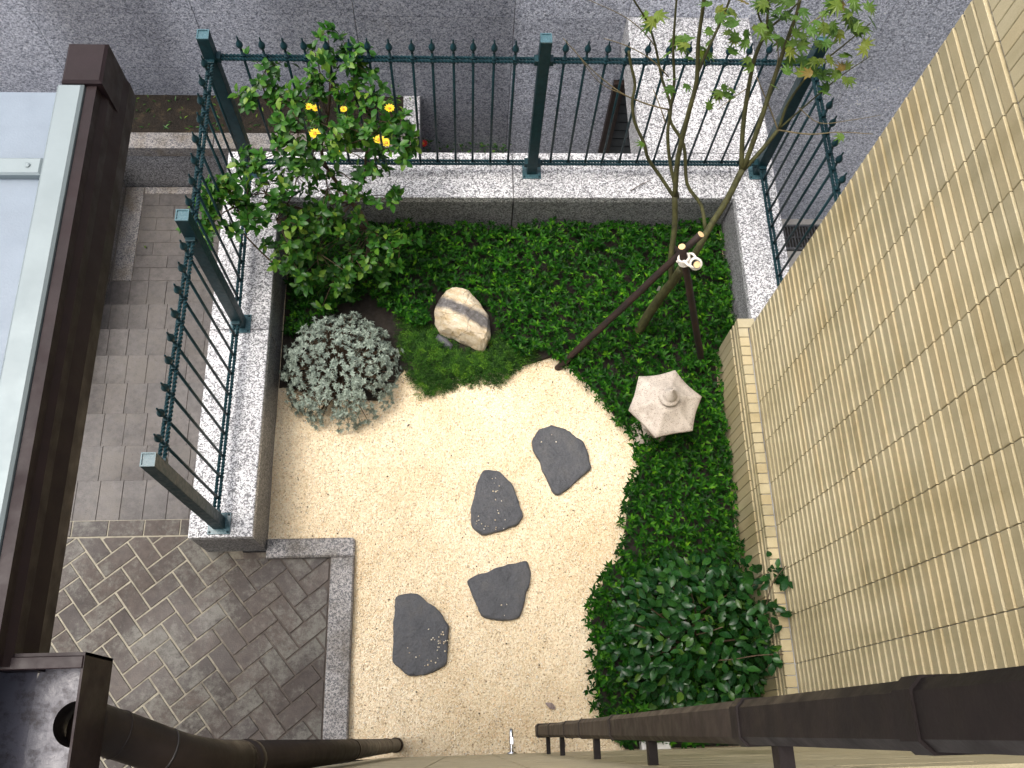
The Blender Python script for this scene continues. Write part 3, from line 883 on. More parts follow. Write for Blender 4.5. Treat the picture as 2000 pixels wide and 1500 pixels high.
# ================================================================== STONE LANTERN
LX, LY = 1.06, 1.645
ln = thing('stone_lantern', 'beige stone garden lantern with six-sided roof and round finial', 'lantern', (LX, LY, 0))
LS = M['lantern_stone']
MB().lathe([(.105,0.0),(.11,.03),(.105,.06),(.085,.085)], LX, LY, 6, R(40)).build('base', LS, ln, bevel=.004)
MB().lathe([(.075,.085),(.058,.11),(.054,.2),(.062,.26)], LX, LY, 20).build('pillar', LS, ln, True)
MB().lathe([(.075,.26),(.115,.29),(.118,.315),(.10,.325)], LX, LY, 6, R(40)).build('platform', LS, ln, bevel=.003)
lb = MB()
for k in range(6):
    a = R(70+60*k)
    lb.tube([(LX+.088*math.cos(a), LY+.088*math.sin(a), .326),(LX+.088*math.cos(a), LY+.088*math.sin(a), .445)], .018, 6)
lb.lathe([(.098,.43),(.098,.462)], LX, LY, 6, R(70))
lb.build('light_box', LS, ln)
# roof: six-sided, concave eaves, rising to a round neck
prof = [(0.150,.463,1),(0.198,.476,1),(0.202,.492,1),(0.198,.502,1),(.165,.512,.92),(.128,.530,.75),(.10,.552,.5),(.078,.572,.2),(.062,.580,0),(.040,.582,0),(.036,.590,0)]
verts = []; faces = []; n = 72
for r, z, hexy in prof:
    for k in range(n):
        a = R(70) + 2*math.pi*k/n
        loc = ((k/n*6) % 1.0) - 0.5          # -0.5..0.5 between two corners
        rh = math.cos(math.pi/6)/math.cos(loc*math.pi/3)       # straight-sided hexagon
        rh -= 0.034*math.cos(loc*math.pi)                        # hollow sides
        rr = r*(hexy*rh + (1-hexy)*0.93)
        lift = 0.010*hexy*(abs(loc)*2)**3                        # corners turned up
        verts.append((LX+rr*math.cos(a), LY+rr*math.sin(a), z+lift))
for i in range(len(prof)-1):
    for k in range(n): faces.append((i*n+k, i*n+(k+1)%n, (i+1)*n+(k+1)%n, (i+1)*n+k))
faces.append(tuple(range(n))[::-1]); faces.append(tuple(range((len(prof)-1)*n, len(prof)*n)))
MB().add(verts, faces).build('roof', LS, ln, True)
fi = MB().lathe([(.036,.589),(.048,.592),(.0545,.598),(.0555,.606),(.052,.613),(.041,.617),(.0385,.621),(.036,.632),(.028,.648),(.017,.664),(.009,.680),(.004,.697),(.001,.706)], LX, LY, 28).build('finial', LS, ln, True)

# ================================================================== GUTTERS, CANOPY AND DOWNPIPES
cn = thing('canopy', 'pale frosted canopy roof edged with light metal strips at the left', 'canopy', (-1.2, 0.2, 3.7))
MB().box(-2.4, -0.598, -1.0, 0.958, 3.735, 3.743).build('sheet', M['canopy_sheet'], cn)
fs = MB()
fs.cbox(-0.620, -0.580, -1.0, 0.962, 3.744, 3.760, .004)
fs.build('edge_strip', M['aluminium'], cn)
for y in (0.798, 0.05, -0.7):
    c_ = MB().cbox(-2.4, -0.6205, y, y+.030, 3.744, 3.757, .003).build('cross_strip', M['aluminium'], cn)
    MB().lathe([(.004,3.7572),(.004,3.759),(.002,3.760)], -0.64, y+.015, 8).build('screw', M['aluminium'], c_)
lg = thing('long_gutter', 'dark brown metal gutter running along the edge of the canopy', 'gutter', (-0.58, 0.5, 3.6))
sec = [(-0.600,3.742),(-0.600,3.64),(-0.585,3.625),(-0.560,3.625),(-0.551,3.636),(-0.549,3.672),(-0.556,3.700),(-0.556,3.722),(-0.563,3.733),(-0.563,3.752),(-0.5785,3.752),(-0.5785,3.742)]
v = [(x_, y_, z_) for y_ in (0.105, 1.036) for x_, z_ in sec]; ns = len(sec)
MB().add(v, [(i,(i+1)%ns,ns+(i+1)%ns,ns+i) for i in range(ns)] + [tuple(range(ns))[::-1], tuple(range(ns,2*ns))]).build('trough', M['gutter'], lg)
MB().cbox(-0.614, -0.553, 0.963, 1.040, 3.66, 3.762, .004).build('end_cap', M['gutter'], lg)
bt = thing('outlet_gutter', 'open dark gutter box at lower left with a round outlet hole', 'gutter', (-0.7, 0.05, 3.6))
GX1 = -0.470; gz0, gz1 = 3.64, 3.72
floor = MB()
hc = (-0.503, 0.040); hr = 0.0285
# floor with a real hole
n = 32
outer = []
for k in range(n):
    a = 2*math.pi*k/n
    dx_, dy_ = math.cos(a), math.sin(a)
    tx = (GX1-.004-hc[0])/dx_ if dx_ > 1e-6 else ((-0.56-hc[0])/dx_ if dx_ < -1e-6 else 9)
    ty = (0.116-hc[1])/dy_ if dy_ > 1e-6 else ((-0.026-hc[1])/dy_ if dy_ < -1e-6 else 9)
    t_ = min(tx, ty); outer.append((hc[0]+dx_*t_, hc[1]+dy_*t_, gz0))
inner = [(hc[0]+hr*math.cos(2*math.pi*k/n), hc[1]+hr*math.sin(2*math.pi*k/n), gz0-.002) for k in range(n)]
floor.add(outer+inner, [(k,(k+1)%n,n+(k+1)%n,n+k) for k in range(n)])
floor.add([(-1.3,-.026,gz0),(-.56,-.026,gz0),(-.56,.116,gz0),(-1.3,.116,gz0)], [(0,1,2,3)])
floor.build('floor', M['gutter_inside'], bt)
MB().box(-1.3, GX1, 0.117, 0.121, gz0-.01, gz1).build('side', M['gutter'], bt)
MB().cbox(-1.3, GX1-.001, 0.1015, 0.1165, gz1+.0005, gz1+.004, .001).build('rim', M['gutter'], bt)
MB().box(-1.3, GX1, -0.031, -0.027, gz0-.01, gz1-.03).build('side', M['gutter'], bt)
MB().add([(GX1-.003,-.03,gz0-.012),(GX1,-.03,gz0-.012),(GX1,.121,gz0-.012),(GX1-.003,.121,gz0-.012),(GX1-.003,-.03,gz1+.002),(GX1,-.03,gz1+.002),(GX1,.121,gz1+.002),(GX1-.003,.121,gz1+.002)],
         [(3,2,1,0),(4,5,6,7),(0,1,5,4),(1,2,6,5),(2,3,7,6),(3,0,4,7)]).build('end_plate', M['gutter'], bt)
MB().tube([(hc[0],hc[1],gz0-.002),(hc[0],hc[1],gz0-.06)], hr, 24, False).build('outlet', M['dark_ring'], bt, True)
dp = thing('round_downpipe', 'brown round downpipe dropping from the gutter box to the gravel', 'pipe', (-0.355, 0.008, 0))
PR = 0.0315
el = smooth_line([(hc[0]+.002,hc[1],gz0-.03),(hc[0]+.014,hc[1]-.006,gz0-.055),(hc[0]+.045,.020,gz0-.095),(-0.412,-.001,gz0-.145),(-0.380,-.011,gz0-.21),(-0.360,-.0125,gz0-.30)], 6)
MB().tube(el, PR, 20).build('elbow', M['pipe'], dp, True)
MB().tube([(-0.360,-.0125,gz0-.29),(-0.357,.001,1.5),(-0.355,.012,0.03)], PR*.97, 20).build('pipe_shaft', M['pipe'], dp, True)
for zz, rr, yy_ in ((gz0-.33,1.035,-.012),(1.9,1.03,-.002),(0.62,1.03,.0085)):
    MB().lathe([(PR*.98,zz-.012),(PR*rr,zz-.010),(PR*rr,zz+.010),(PR*.98,zz+.012)], -0.357, yy_, 20).build('collar', M['pipe'], dp, True)
MB().lathe([(PR*1.02,.004),(PR*1.14,.006),(PR*1.14,.10),(PR*1.0,.104)], -0.355, .012, 20).build('shoe', M['pipe'], dp, True)
MB().tube([el[9], el[9]+(el[10]-el[9])*.25], PR*1.03, 20).build('collar', M['pipe'], dp, True)
MB().tube([el[16], el[16]+(el[17]-el[16])*.25], PR*1.02, 20).build('collar', M['dark_ring'], dp, True)
# square downpipe on the right, hung on brackets
sp = thing('square_downpipe', 'dark brown square downpipe standing off the house wall on brackets', 'pipe', (0.36, 0.03, 0))
def sq(x0, x1, y0, y1, c):
    return [(x0+c,y0),(x1-c,y0),(x1,y0+c),(x1,y1-c),(x1-c,y1),(x0+c,y1),(x0,y1-c),(x0,y0+c)]
QX, QY = (0.335, 0.388), (0.004, 0.056)
def lean(b):
    # the pipe leans a little: foot further from the wall than its top
    b.v = [(x_, y_ + 0.030 - 0.0115*z_, z_) for x_, y_, z_ in b.v]
    return b
for za, zb, mt in ((0.27,2.62,'pipe_dusty'),(2.62,3.70,'pipe'),(3.70,5.4,'pipe_dark')):
    lean(MB().prism(sq(*QX, *QY, .009), za+.001, zb-.001)).build('pipe_shaft', M[mt], sp)
for zz in (0.245, 0.9, 1.55, 2.0, 2.62, 3.70, 4.17):
    pad = .0025 if zz > .3 else .006
    lean(MB().prism(sq(QX[0]-pad, QX[1]+pad, QY[0]-pad, QY[1]+pad, .010), zz, zz+(.03 if zz > .3 else .09))).build('collar', M['pipe_dark' if zz > 3 else 'pipe'], sp)
for zz in (0.62, 1.25, 2.22, 3.02, 3.80):
    MB().box(0.349, 0.366, HY-.02, QY[0]+.034-.0115*zz, zz, zz+.025).build('bracket', M['pipe_dark'], sp)

# tap on the house wall
tp = thing('garden_tap', 'small chrome garden tap on the house wall above the gravel', 'tap', (0.21, -0.02, 0.2))
MB().tube([(0.21,HY,0.30),(0.21,HY+.01,0.30)], .024, 16).build('flange', M['chrome'], tp, True)
MB().tube(smooth_line([(0.21,HY+.008,0.30),(0.21,0.02,0.30),(0.21,0.05,0.298),(0.21,0.066,0.285),(0.21,0.068,0.262)], 4), .0095, 12).build('spout', M['chrome'], tp, True)
MB().lathe([(.011,.300),(.013,.315),(.010,.328)], 0.21, 0.012, 12).build('valve', M['chrome'], tp, True)
MB().cbox(0.200, 0.220, -0.004, 0.034, .3285, .338, .003).build('handle', M['chrome'], tp)
# pale block at the wall foot
tag(MB().cbox(0.872, 1.02, HY-.004, -0.006, 0.0, 0.09, .006).build('white_block', M['white_block']), 'small white block at the wall foot beneath the square downpipe', 'block')

# ================================================================== PLANT TOOLS
def leaf5(L=1.0, Wd=0.4, fold=0.12, curl=0.12):
    """five-corner leaf, four triangles: base at origin, tip along +Y"""
    v = np.array([(0,0,0),(Wd/2,.45*L,fold*Wd),(0,L,-curl*L),(-Wd/2,.45*L,fold*Wd),(0,.5*L,-.02*L)], float)
    f = np.array([(0,1,4),(1,2,4),(4,2,3),(0,4,3)])
    return v, f
def leaf9(L=1.0, Wd=0.5, fold=0.15, curl=0.15):
    v = np.array([(0,0,0),(Wd*.36,.22*L,fold*Wd*.8),(Wd*.5,.55*L,fold*Wd),(Wd*.26,.84*L,fold*Wd*.3-curl*L*.5),(0,L,-curl*L),
                  (-Wd*.26,.84*L,fold*Wd*.3-curl*L*.5),(-Wd*.5,.55*L,fold*Wd),(-Wd*.36,.22*L,fold*Wd*.8),(0,.3*L,.01*L),(0,.66*L,-.02*L)], float)
    f = np.array([(0,1,8),(1,2,8),(2,9,8),(2,3,9),(3,4,9),(9,4,5),(9,5,6),(8,9,6),(8,6,7),(0,8,7)])
    return v, f
def rots(yaw, pitch, roll):
    """leaf axis +Y turned to yaw about Z, lifted by pitch, rolled about its own axis"""
    cy, sy, cp, sp_, cr, sr = np.cos(yaw), np.sin(yaw), np.cos(pitch), np.sin(pitch), np.cos(roll), np.sin(roll)
    n = len(yaw); Z = np.zeros(n); I = np.ones(n)
    Rz = np.stack([cy,-sy,Z, sy,cy,Z, Z,Z,I], -1).reshape(n,3,3)
    Rx = np.stack([I,Z,Z, Z,cp,-sp_, Z,sp_,cp], -1).reshape(n,3,3)
    Ry = np.stack([cr,Z,sr, Z,I,Z, -sr,Z,cr], -1).reshape(n,3,3)
    return Rz @ Rx @ Ry
def leaf_cloud(name, tmpl, pos, Rm, scale, mat, smooth=False):
    v, f = tmpl
    V = (Rm @ (v.T[None]*scale[:,None,None])).transpose(0,2,1) + pos[:,None,:]
    F = f[None] + (np.arange(len(pos))*len(v))[:,None,None]
    return np_mesh(name, V.reshape(-1,3), F.reshape(-1), 3, mat, smooth)
def leaf_objects(tmpl, pos, Rm, scale, mat, parent, n_each=300, key=None, name='leaf', smooth=True):
    """the leaves that show largest as objects of their own, the rest joined"""
    n = len(pos)
    d = np.linalg.norm(pos - np.array([0,0,4.9]), axis=1)
    face = np.abs(np.einsum('nij,j->ni', Rm, np.array([0,0,1.0])) @ np.array([0,0,1.0]))
    score = scale*(.35+face)/d + (pos[:,2]*.002)
    order = np.argsort(-score)
    top, rest_ = order[:n_each], order[n_each:]
    v, f = tmpl
    me = bpy.data.meshes.new(name)
    me.from_pydata([tuple(p) for p in v], [], [tuple(int(i) for i in q) for q in f])
    me.materials.append(mat)
    if smooth: me.polygons.foreach_set('use_smooth', [True]*len(me.polygons))
    for i in top:
        s = scale[i]
        o = bpy.data.objects.new(name, me)
        o.location = pos[i]
        o.rotation_euler = Matrix(Rm[i].tolist()).to_euler()
        o.scale = (s, s, s)
        link(o, parent)
    if len(rest_):
        o = place('foliage', leaf_cloud('foliage', tmpl, pos[rest_], Rm[rest_], scale[rest_], mat, smooth), parent=parent)
        tag(o, kind='stuff')
def inpoly(P, poly):
    x, y = P[:,0], P[:,1]
    c = np.zeros(len(P), bool)
    for i in range(len(poly)):
        (x1,y1), (x2,y2) = poly[i-1][:2], poly[i][:2]
        k = ((y1 > y) != (y2 > y)) & (x < (x2-x1)*(y-y1)/(y2-y1+1e-12)+x1)
        c ^= k
    return c
def scatter(poly, n):
    P = np.array([p[:2] for p in poly])
    lo, hi = P.min(0), P.max(0)
    out = np.zeros((0,2))
    while len(out) < n:
        q = rng.uniform(lo, hi, (n*2,2))
        out = np.concatenate([out, q[inpoly(q, poly)]])
    return out[:n]
def spread(poly, n, dmin):
    """scatter with a minimum distance (grid hashing)"""
    q = scatter(poly, n*5)
    seen = {}; keep = []
    for p in q:
        k = (int(p[0]//dmin), int(p[1]//dmin))
        ok = True
        for a in (-1,0,1):
            for b in (-1,0,1):
                r = seen.get((k[0]+a,k[1]+b))
                if r is not None and (r[0]-p[0])**2+(r[1]-p[1])**2 < dmin*dmin: ok = False
        if ok:
            seen[k] = p; keep.append(p)
            if len(keep) >= n: break
    return np.array(keep)
def lump(x, y, f=1.0):
    return (np.sin(x*9.1*f+np.sin(y*6.3*f)*1.4)+np.sin(y*11.7*f+x*4.4*f+1.1)+np.sin((x+y)*17*f+2.0)*.6)/2.6
def rosettes(P, Z, n_leaf, L, tilt=0.25, lift=(0.25,0.95), spreadL=0.25, up=None):
    """leaf transforms for rosettes centred on P (n,2) at heights Z"""
    m = len(P)
    yaw0 = rng.uniform(0, 2*np.pi, m)
    rep = np.repeat(np.arange(m), n_leaf)
    k = np.tile(np.arange(n_leaf), m)
    yaw = yaw0[rep] + k*2.39996 + rng.normal(0,.2,len(rep))
    pitch = rng.uniform(lift[0], lift[1], len(rep))*(0.55+0.6*k/n_leaf) + rng.normal(0,tilt,len(rep))*.5
    roll = rng.normal(0,.25,len(rep))
    pos = np.stack([P[rep,0], P[rep,1], Z[rep] + .004*k/n_leaf], -1)
    sc = L*rng.uniform(1-spreadL, 1+spreadL, len(rep))*(1.0-.25*k/n_leaf)
    Rm = rots(yaw, pitch, roll)
    if up is not None:            # turn every rosette to its own axis
        A = up[rep]
        zc = A/np.linalg.norm(A, axis=1, keepdims=True)
        ref = np.where(np.abs(zc[:,2:3]) < .95, np.array([[0,0,1.0]]), np.array([[1.0,0,0]]))
        xc = np.cross(ref, zc); xc /= np.linalg.norm(xc, axis=1, keepdims=True)
        yc = np.cross(zc, xc)
        B = np.stack([xc,yc,zc], -1)
        Rm = B @ Rm
    return pos, Rm, sc

# ================================================================== GROUND COVER
edge = [(0.651,0.112,0.060),(0.619,0.241,0.060),(0.642,0.437,0.060),(0.611,0.560,0.060),(0.640,0.678,0.060),(0.734,0.852,0.060),(0.820,0.933,0.060),(0.850,1.144,0.060),(0.883,1.283,0.060),(0.957,1.421,0.060),(0.932,1.619,0.060),(0.811,1.757,0.060),(0.739,1.878,0.060),(0.629,2.015,0.060),(0.483,2.121,0.060)]
cover = [(-1.06,3.0),(1.625,3.0),(1.625,2.16),(1.497,2.13),(1.497,-0.02),(0.75,-0.02)] + edge + [(0.313,2.126,0.080),(0.212,2.293,0.080),(0.154,2.429,0.080),(-0.167,2.568,0.080),(-0.203,2.296,0.080),(-0.317,2.296,0.080),(-0.384,2.357,0.080),(-0.464,2.432,0.080),(-0.548,2.501,0.080),(-0.653,2.484,0.080),(-1.029,2.235,0.080)]
soil_poly = [(-1.065,3.005),(1.63,3.005),(1.63,2.14),(1.50,2.14),(1.50,-0.04),(0.80,-0.04)] + [(p[0]+.05,p[1]+.02) for p in edge] + [(0.284,2.054,0.020),(-0.018,2.008,0.020),(-0.227,1.978,0.020),(-0.347,2.06,0.020),(-0.491,1.869,0.020),(-0.785,1.888,0.020),(-1.043,1.954,0.020),(-1.065,1.95)]
tag(MB().prism(soil_poly, -0.02, 0.022).build('planting_soil', M['soil']), kind='structure')
P = spread(cover, 2600, 0.034)
def edge_dist(P, poly):
    Q = np.array([p[:2] for p in poly]); d = np.full(len(P), 9.0)
    for i in range(len(Q)):
        a, b = Q[i-1], Q[i]
        t = np.clip(((P-a)@(b-a))/max(1e-9,(b-a)@(b-a)), 0, 1)
        d = np.minimum(d, np.linalg.norm(P-(a+t[:,None]*(b-a)), axis=1))
    return d
de = edge_dist(P, cover)
Z = 0.080 + 0.042*lump(P[:,0],P[:,1],1.5) + 0.05*np.clip(de/.13,0,1) + rng.normal(0,.018,len(P))
pos, Rm, sc = rosettes(P, Z, 9, 0.041, spreadL=.35)
P2 = scatter(cover, 3000); Z2 = rng.uniform(.03,.11,len(P2))
pos2, Rm2, sc2 = rosettes(P2, Z2, 5, 0.030, lift=(0.0,0.6))
cm = leaf_cloud('ground_cover', leaf5(1.0, .37, .16, .12), np.concatenate([pos,pos2]), np.concatenate([Rm,Rm2]), np.concatenate([sc,sc2]), M['cover_leaf'])
tag(place('ground_cover', cm), 'dense dark green small-leaved shrubs carpeting the garden bed', 'ground cover', kind='stuff')

# ------------------------------------------------------------------ fine-leaved mound in front of the boulder
moss = [(-0.405,2.442,0.060),(-0.167,2.305,0.060),(-0.061,2.211,0.060),(0.119,2.137,0.060),(0.213,2.302,0.060),(0.317,2.206,0.050),(0.443,2.136,0.040),(0.283,2.043,0.030),(0.167,1.96,0.030),(-0.003,1.971,0.030),(-0.113,1.931,0.030),(-0.202,1.9,0.030),(-0.292,1.965,0.030),(-0.346,2.077,0.040)]
P = spread(moss, 620, 0.021)
mc = np.array([p[:2] for p in moss]).mean(0)
edge_t = scatter(moss, 160); ed = edge_dist(edge_t, moss); edge_t = edge_t[ed < .06]
edge_t = mc + (edge_t-mc)*rng.uniform(1.0,1.13,(len(edge_t),1)); edge_t = edge_t[edge_t[:,1] < 2.12]
P = np.concatenate([P, edge_t])
de = edge_dist(P, moss)*inpoly(P, moss)
Z = 0.012 + 0.055*np.clip(de/.10,0,1) + .020*lump(P[:,0],P[:,1],2.6) + rng.normal(0,.010,len(P))
Z = np.maximum(Z, .006)
m = len(P); ns_ = 9; nl_ = 9
# each tuft: arching sprigs set with pairs of thin leaves
yaw_s = np.repeat(rng.uniform(0,2*np.pi,m),ns_) + np.tile(np.arange(ns_)*2*np.pi/ns_,m) + rng.normal(0,.35,m*ns_)
len_s = rng.uniform(.025,.055,m*ns_); arch = rng.uniform(.15,1.1,m*ns_)
base = np.repeat(np.stack([P[:,0],P[:,1],Z],-1),ns_,0)
t_ = np.tile(np.linspace(.15,1,nl_),m*ns_)
rep = np.repeat(np.arange(m*ns_),nl_)
r_ = len_s[rep]*t_
hx_ = r_*np.cos(arch[rep]*(1-.4*t_)); hz_ = r_*np.sin(arch[rep]*(1-.75*t_))
pos = base[rep] + np.stack([np.cos(yaw_s[rep])*hx_, np.sin(yaw_s[rep])*hx_, hz_],-1)
side = np.where(np.tile(np.arange(nl_)%2,m*ns_)==0, 1, -1)
n = len(pos)
Rm = rots(yaw_s[rep]-np.pi/2 + side*rng.uniform(.5,1.0,n), arch[rep]*.5+rng.normal(0,.3,n), rng.normal(0,.4,n))
mm = leaf_cloud('moss_mound', leaf5(1.0,.24,.1,.2), pos, Rm, rng.uniform(.010,.019,n), M['moss_leaf'])
tag(place('moss_mound', mm), 'fine feathery bright green cushion plant below the boulder', 'plant', kind='stuff')

# ------------------------------------------------------------------ silver bush
SB = (-0.705, 2.02)
sb = thing('silver_bush', 'round silver grey bush beside the left granite wall', 'shrub', (SB[0], SB[1], 0))
m = 1250
u = rng.uniform(0,1,m); th = rng.uniform(0,2*np.pi,m)
el_ = np.arcsin(1-u*1.02)          # dome, mostly the upper half
el_ = np.clip(el_, -.15, 1.57)
rad = 0.94 + .10*lump(np.cos(th)*el_*1.3, np.sin(th)*1.1+el_) + rng.normal(0,.035,m)
inner = rng.uniform(0,1,m) < .22
rad = np.where(inner, rad*rng.uniform(.55,.85,m), rad)
D = np.stack([np.cos(th)*np.cos(el_), np.sin(th)*np.cos(el_), np.sin(el_)],-1)
gap = lump(D[:,0]*.55+.3, D[:,1]*.55, 1.7) < -.62
D, rad = D[~gap], rad[~gap]
C = np.stack([SB[0]+D[:,0]*rad*.335, SB[1]+D[:,1]*rad*.345, .03+np.clip(D[:,2]*rad,0,2)*.36],-1)
C[:,0] = np.maximum(C[:,0], -1.055)
pos, Rm, sc = rosettes(C[:,:2], C[:,2], 12, 0.0215, lift=(.1,1.1), up=D+np.array([0,0,.5]))
bo = place('foliage', leaf_cloud('foliage', leaf5(1,.34,.2,.15), pos, Rm, sc, M['silver_leaf']), parent=sb); tag(bo, kind='stuff')
st = MB()
for c, dd in zip(C[::3], D[::3]):
    b0 = Vector((SB[0]+rng.normal(0,.03), SB[1]+rng.normal(0,.03), .0)); b1 = Vector(c)
    mid = b0.lerp(b1,.55)+Vector((0,0,.03))
    st.tube([b0,mid,b1],[.004,.003,.0014],4,False)
tag(st.build('stems', M['brown_bark'], sb), kind='stuff')

# ------------------------------------------------------------------ glossy shrub at lower right
CS = (1.16, 0.49)
cs = thing('glossy_shrub', 'large-leaved glossy dark green shrub between the beige wall and the downpipe', 'shrub', (CS[0], CS[1], 0))
m = 1150
th = rng.uniform(0,2*np.pi,m); u = rng.uniform(0,1,m)
el_ = np.arcsin(1-u)
rad = rng.uniform(.62,1.0,m)**.6 + .06*lump(np.cos(th)*1.5,np.sin(th)*1.5+el_)
D = np.stack([np.cos(th)*np.cos(el_), np.sin(th)*np.cos(el_), np.sin(el_)],-1)
C = np.stack([CS[0]+D[:,0]*rad*.43, CS[1]+D[:,1]*rad*.42, .06+D[:,2]*rad*.52],-1)
extra = []
for (c_, r_, k_) in (((1.522,0.736,0.550),.07,26),((1.461,0.566,0.550),.06,20),((1.411,0.453,0.500),.06,16),((1.44,0.345,0.520),.06,14),((1.376,0.756,0.450),.08,22),((1.259,0.790,0.420),.08,20),((1.573,0.677,0.600),.012,1)):
    for _ in range(k_): extra.append(np.array(c_) + rng.normal(0,r_*.55,3))
C = np.concatenate([C, np.array(extra)]); D = np.concatenate([D, np.tile([[.3,0,.8]],(len(extra),1))])
C[:,0] = np.minimum(C[:,0], np.where(C[:,2] < .5, 1.485, 1.535)); C[:,1] = np.maximum(C[:,1], 0.09)
yaw = np.arctan2(D[:,1],D[:,0]) - np.pi/2 + rng.normal(0,.9,len(C))
Rm = rots(yaw, rng.normal(-.25,.42,len(C)), rng.normal(0,.4,len(C)))
leaf_objects(leaf9(1,.56,.16,.14), C, Rm, rng.uniform(.044,.072,len(C)), M['camellia_leaf'], cs)
for k in range(10):
    stt = MB()
    c = C[rng.integers(0,m)]
    b0 = Vector((CS[0]+rng.normal(0,.05), CS[1]+rng.normal(0,.05), 0))
    stt.tube(smooth_line([b0, b0.lerp(Vector(c),.5)+Vector((0,0,.07)), Vector(c)],3),[.007]*3+[.005]*2+[.003]*2,5,False)
    stt.build('branch', M['brown_bark'], cs, True)
for pts in ([(1.15,0.346,0.450),(1.261,0.344,0.500),(1.377,0.357,0.530),(1.494,0.357,0.550)],[(1.446,0.570,0.520),(1.467,0.660,0.570),(1.498,0.715,0.600),(1.541,0.760,0.620)],[(1.106,0.463,0.480),(1.177,0.478,0.500),(1.228,0.493,0.520)]):
    MB().tube(smooth_line(pts,4), .0028, 5, False).build('branch', M['brown_bark'], cs, True)

# ------------------------------------------------------------------ broadleaf tree, upper left
tr = thing('broadleaf_tree', 'small glossy broadleaf tree leaning over the fence at upper left', 'tree', (-0.591,2.654,0.000))
tb = MB()
def limb(b, pts, r0, r1, sub=4, n=7):
    L = smooth_line(pts, sub)
    b.tube(L, [r0+(r1-r0)*i/(len(L)-1) for i in range(len(L))], n)
trunk_pts = [(-0.591,2.64,0.000),(-0.562,2.716,0.160),(-0.547,2.801,0.270),(-0.579,2.862,0.380),(-0.629,2.907,0.470)]
limb(tb, trunk_pts, .022, .016)
tb.build('trunk', M['brown_bark'], tr, True)
CL = [((-0.650,3.262,1.42),0.035,1),((-0.711,3.179,1.35),0.065,2),((-0.538,3.213,1.3),0.097,4),((-0.465,3.151,1.25),0.067,2),((-0.976,3.178,1.25),0.076,3),((-1.026,3.028,1.2),0.071,3),((-0.872,2.998,1.2),0.096,5),((-0.712,3.085,1.25),0.096,4),((-0.565,3.064,1.2),0.097,4),((-0.432,3.01,1.15),0.078,4),((-0.318,2.939,1.1),0.063,4),((-0.288,2.857,1.05),0.058,3),((-0.466,2.875,1.1),0.103,6),((-0.654,2.921,1.1),0.108,6),((-0.828,2.91,1.1),0.087,4),((-0.951,2.852,1),0.068,3),((-1.096,2.83,0.950),0.063,3),((-0.772,2.851,0.950),0.084,3),((-0.470,2.856,0.900),0.086,3),((-0.388,2.766,0.750),0.038,2),((-0.860,2.781,0.900),0.090,4),((-0.716,2.777,0.800),0.097,4),((-1.011,2.677,0.900),0.110,6),((-1.209,2.692,0.950),0.088,5),((-1.301,2.582,0.950),0.051,4),((-1.283,2.472,0.900),0.066,4),((-1.143,2.548,0.850),0.099,6),((-0.984,2.611,0.750),0.113,6),((-0.842,2.668,0.650),0.116,6),((-0.685,2.706,0.600),0.090,4),((-0.951,2.506,0.600),0.093,4),((-0.805,2.564,0.500),0.118,6),((-0.613,2.567,0.450),0.108,5),((-0.469,2.662,0.500),0.046,2),((-0.353,2.596,0.500),0.068,3),((-0.900,2.465,0.400),0.097,4),((-0.736,2.452,0.350),0.098,4),((-0.553,2.777,0.800),0.054,2),((-0.479,2.585,0.300),0.071,3)]
br = MB()
def tlimb(pts, r0, r1, sub=4, n=7):
    b = MB(); limb(b, pts, r0, r1, sub, n); b.build('branch', M['brown_bark'], tr, True)
hub1 = np.array(trunk_pts[-1]); hub2 = np.array((-0.736,2.957,0.720)); hub3 = np.array((-0.701,3.079,1)); hub0 = np.array((-0.560,2.824,0.330)); hub4 = np.array((-0.943,2.726,0.720)); hub5 = np.array((-0.504,2.913,0.920))
tlimb([trunk_pts[-2], trunk_pts[-1], hub2, (-0.749,2.997,0.870), hub3, (-0.660,3.153,1.17)], .013, .006)
tlimb([hub0, (-0.733,2.781,0.480), hub4, (-1.124,2.641,0.850)], .010, .005)
tlimb([trunk_pts[-1], (-0.529,2.887,0.750), hub5, (-0.438,2.986,1.08)], .010, .005)
tlimb([hub2, (-0.848,2.937,0.950), (-0.956,3.014,1.1), (-1.003,3.124,1.2)], .008, .004)
tlimb([(-0.967,2.527,0.520), (-1.01,2.456,0.560), (-1.083,2.495,0.620), (-1.166,2.549,0.750)], .006, .004)
hubs = [hub0,hub1,hub2,hub3,hub4,hub5,np.array((-0.956,3.014,1.1)),np.array((-1.124,2.641,0.850)),np.array((-0.438,2.986,1.08)),np.array((-0.749,2.997,0.870))]
tips = []; axes = []
for c, rw, k in CL:
    c = np.array(c)
    h = min(hubs, key=lambda q: np.linalg.norm(q-c) + (0.35 if q[2] > c[2] else 0))
    mid = (h+c)/2 + np.array([rng.normal(0,.02), rng.normal(0,.02), .02])
    tlimb([h, mid, c], .0042, .0022, 3, 5)
    for _ in range(int(k*2.9+.5)):
        q = c + rng.normal(0,1,3)*np.array([rw,rw,rw*.7])*.62
        br.tube([c, (c+q)/2+np.array([0,0,.006]), q], [.0022,.0018,.0014], 4, False)
        a_ = q - c; a_ = a_/(np.linalg.norm(a_)+1e-6)*.6 + np.array([0,0,.9]) + rng.normal(0,.25,3)
        tips.append(q); axes.append(a_)
tag(br.build('twigs', M['brown_bark'], tr, True), kind='stuff')
tips = np.array(tips); axes = np.array(axes)
pos, Rm, sc = rosettes(tips[:,:2], tips[:,2], 8, .054, lift=(-.05,.9), up=axes)
pos += rng.normal(0,.008,pos.shape)
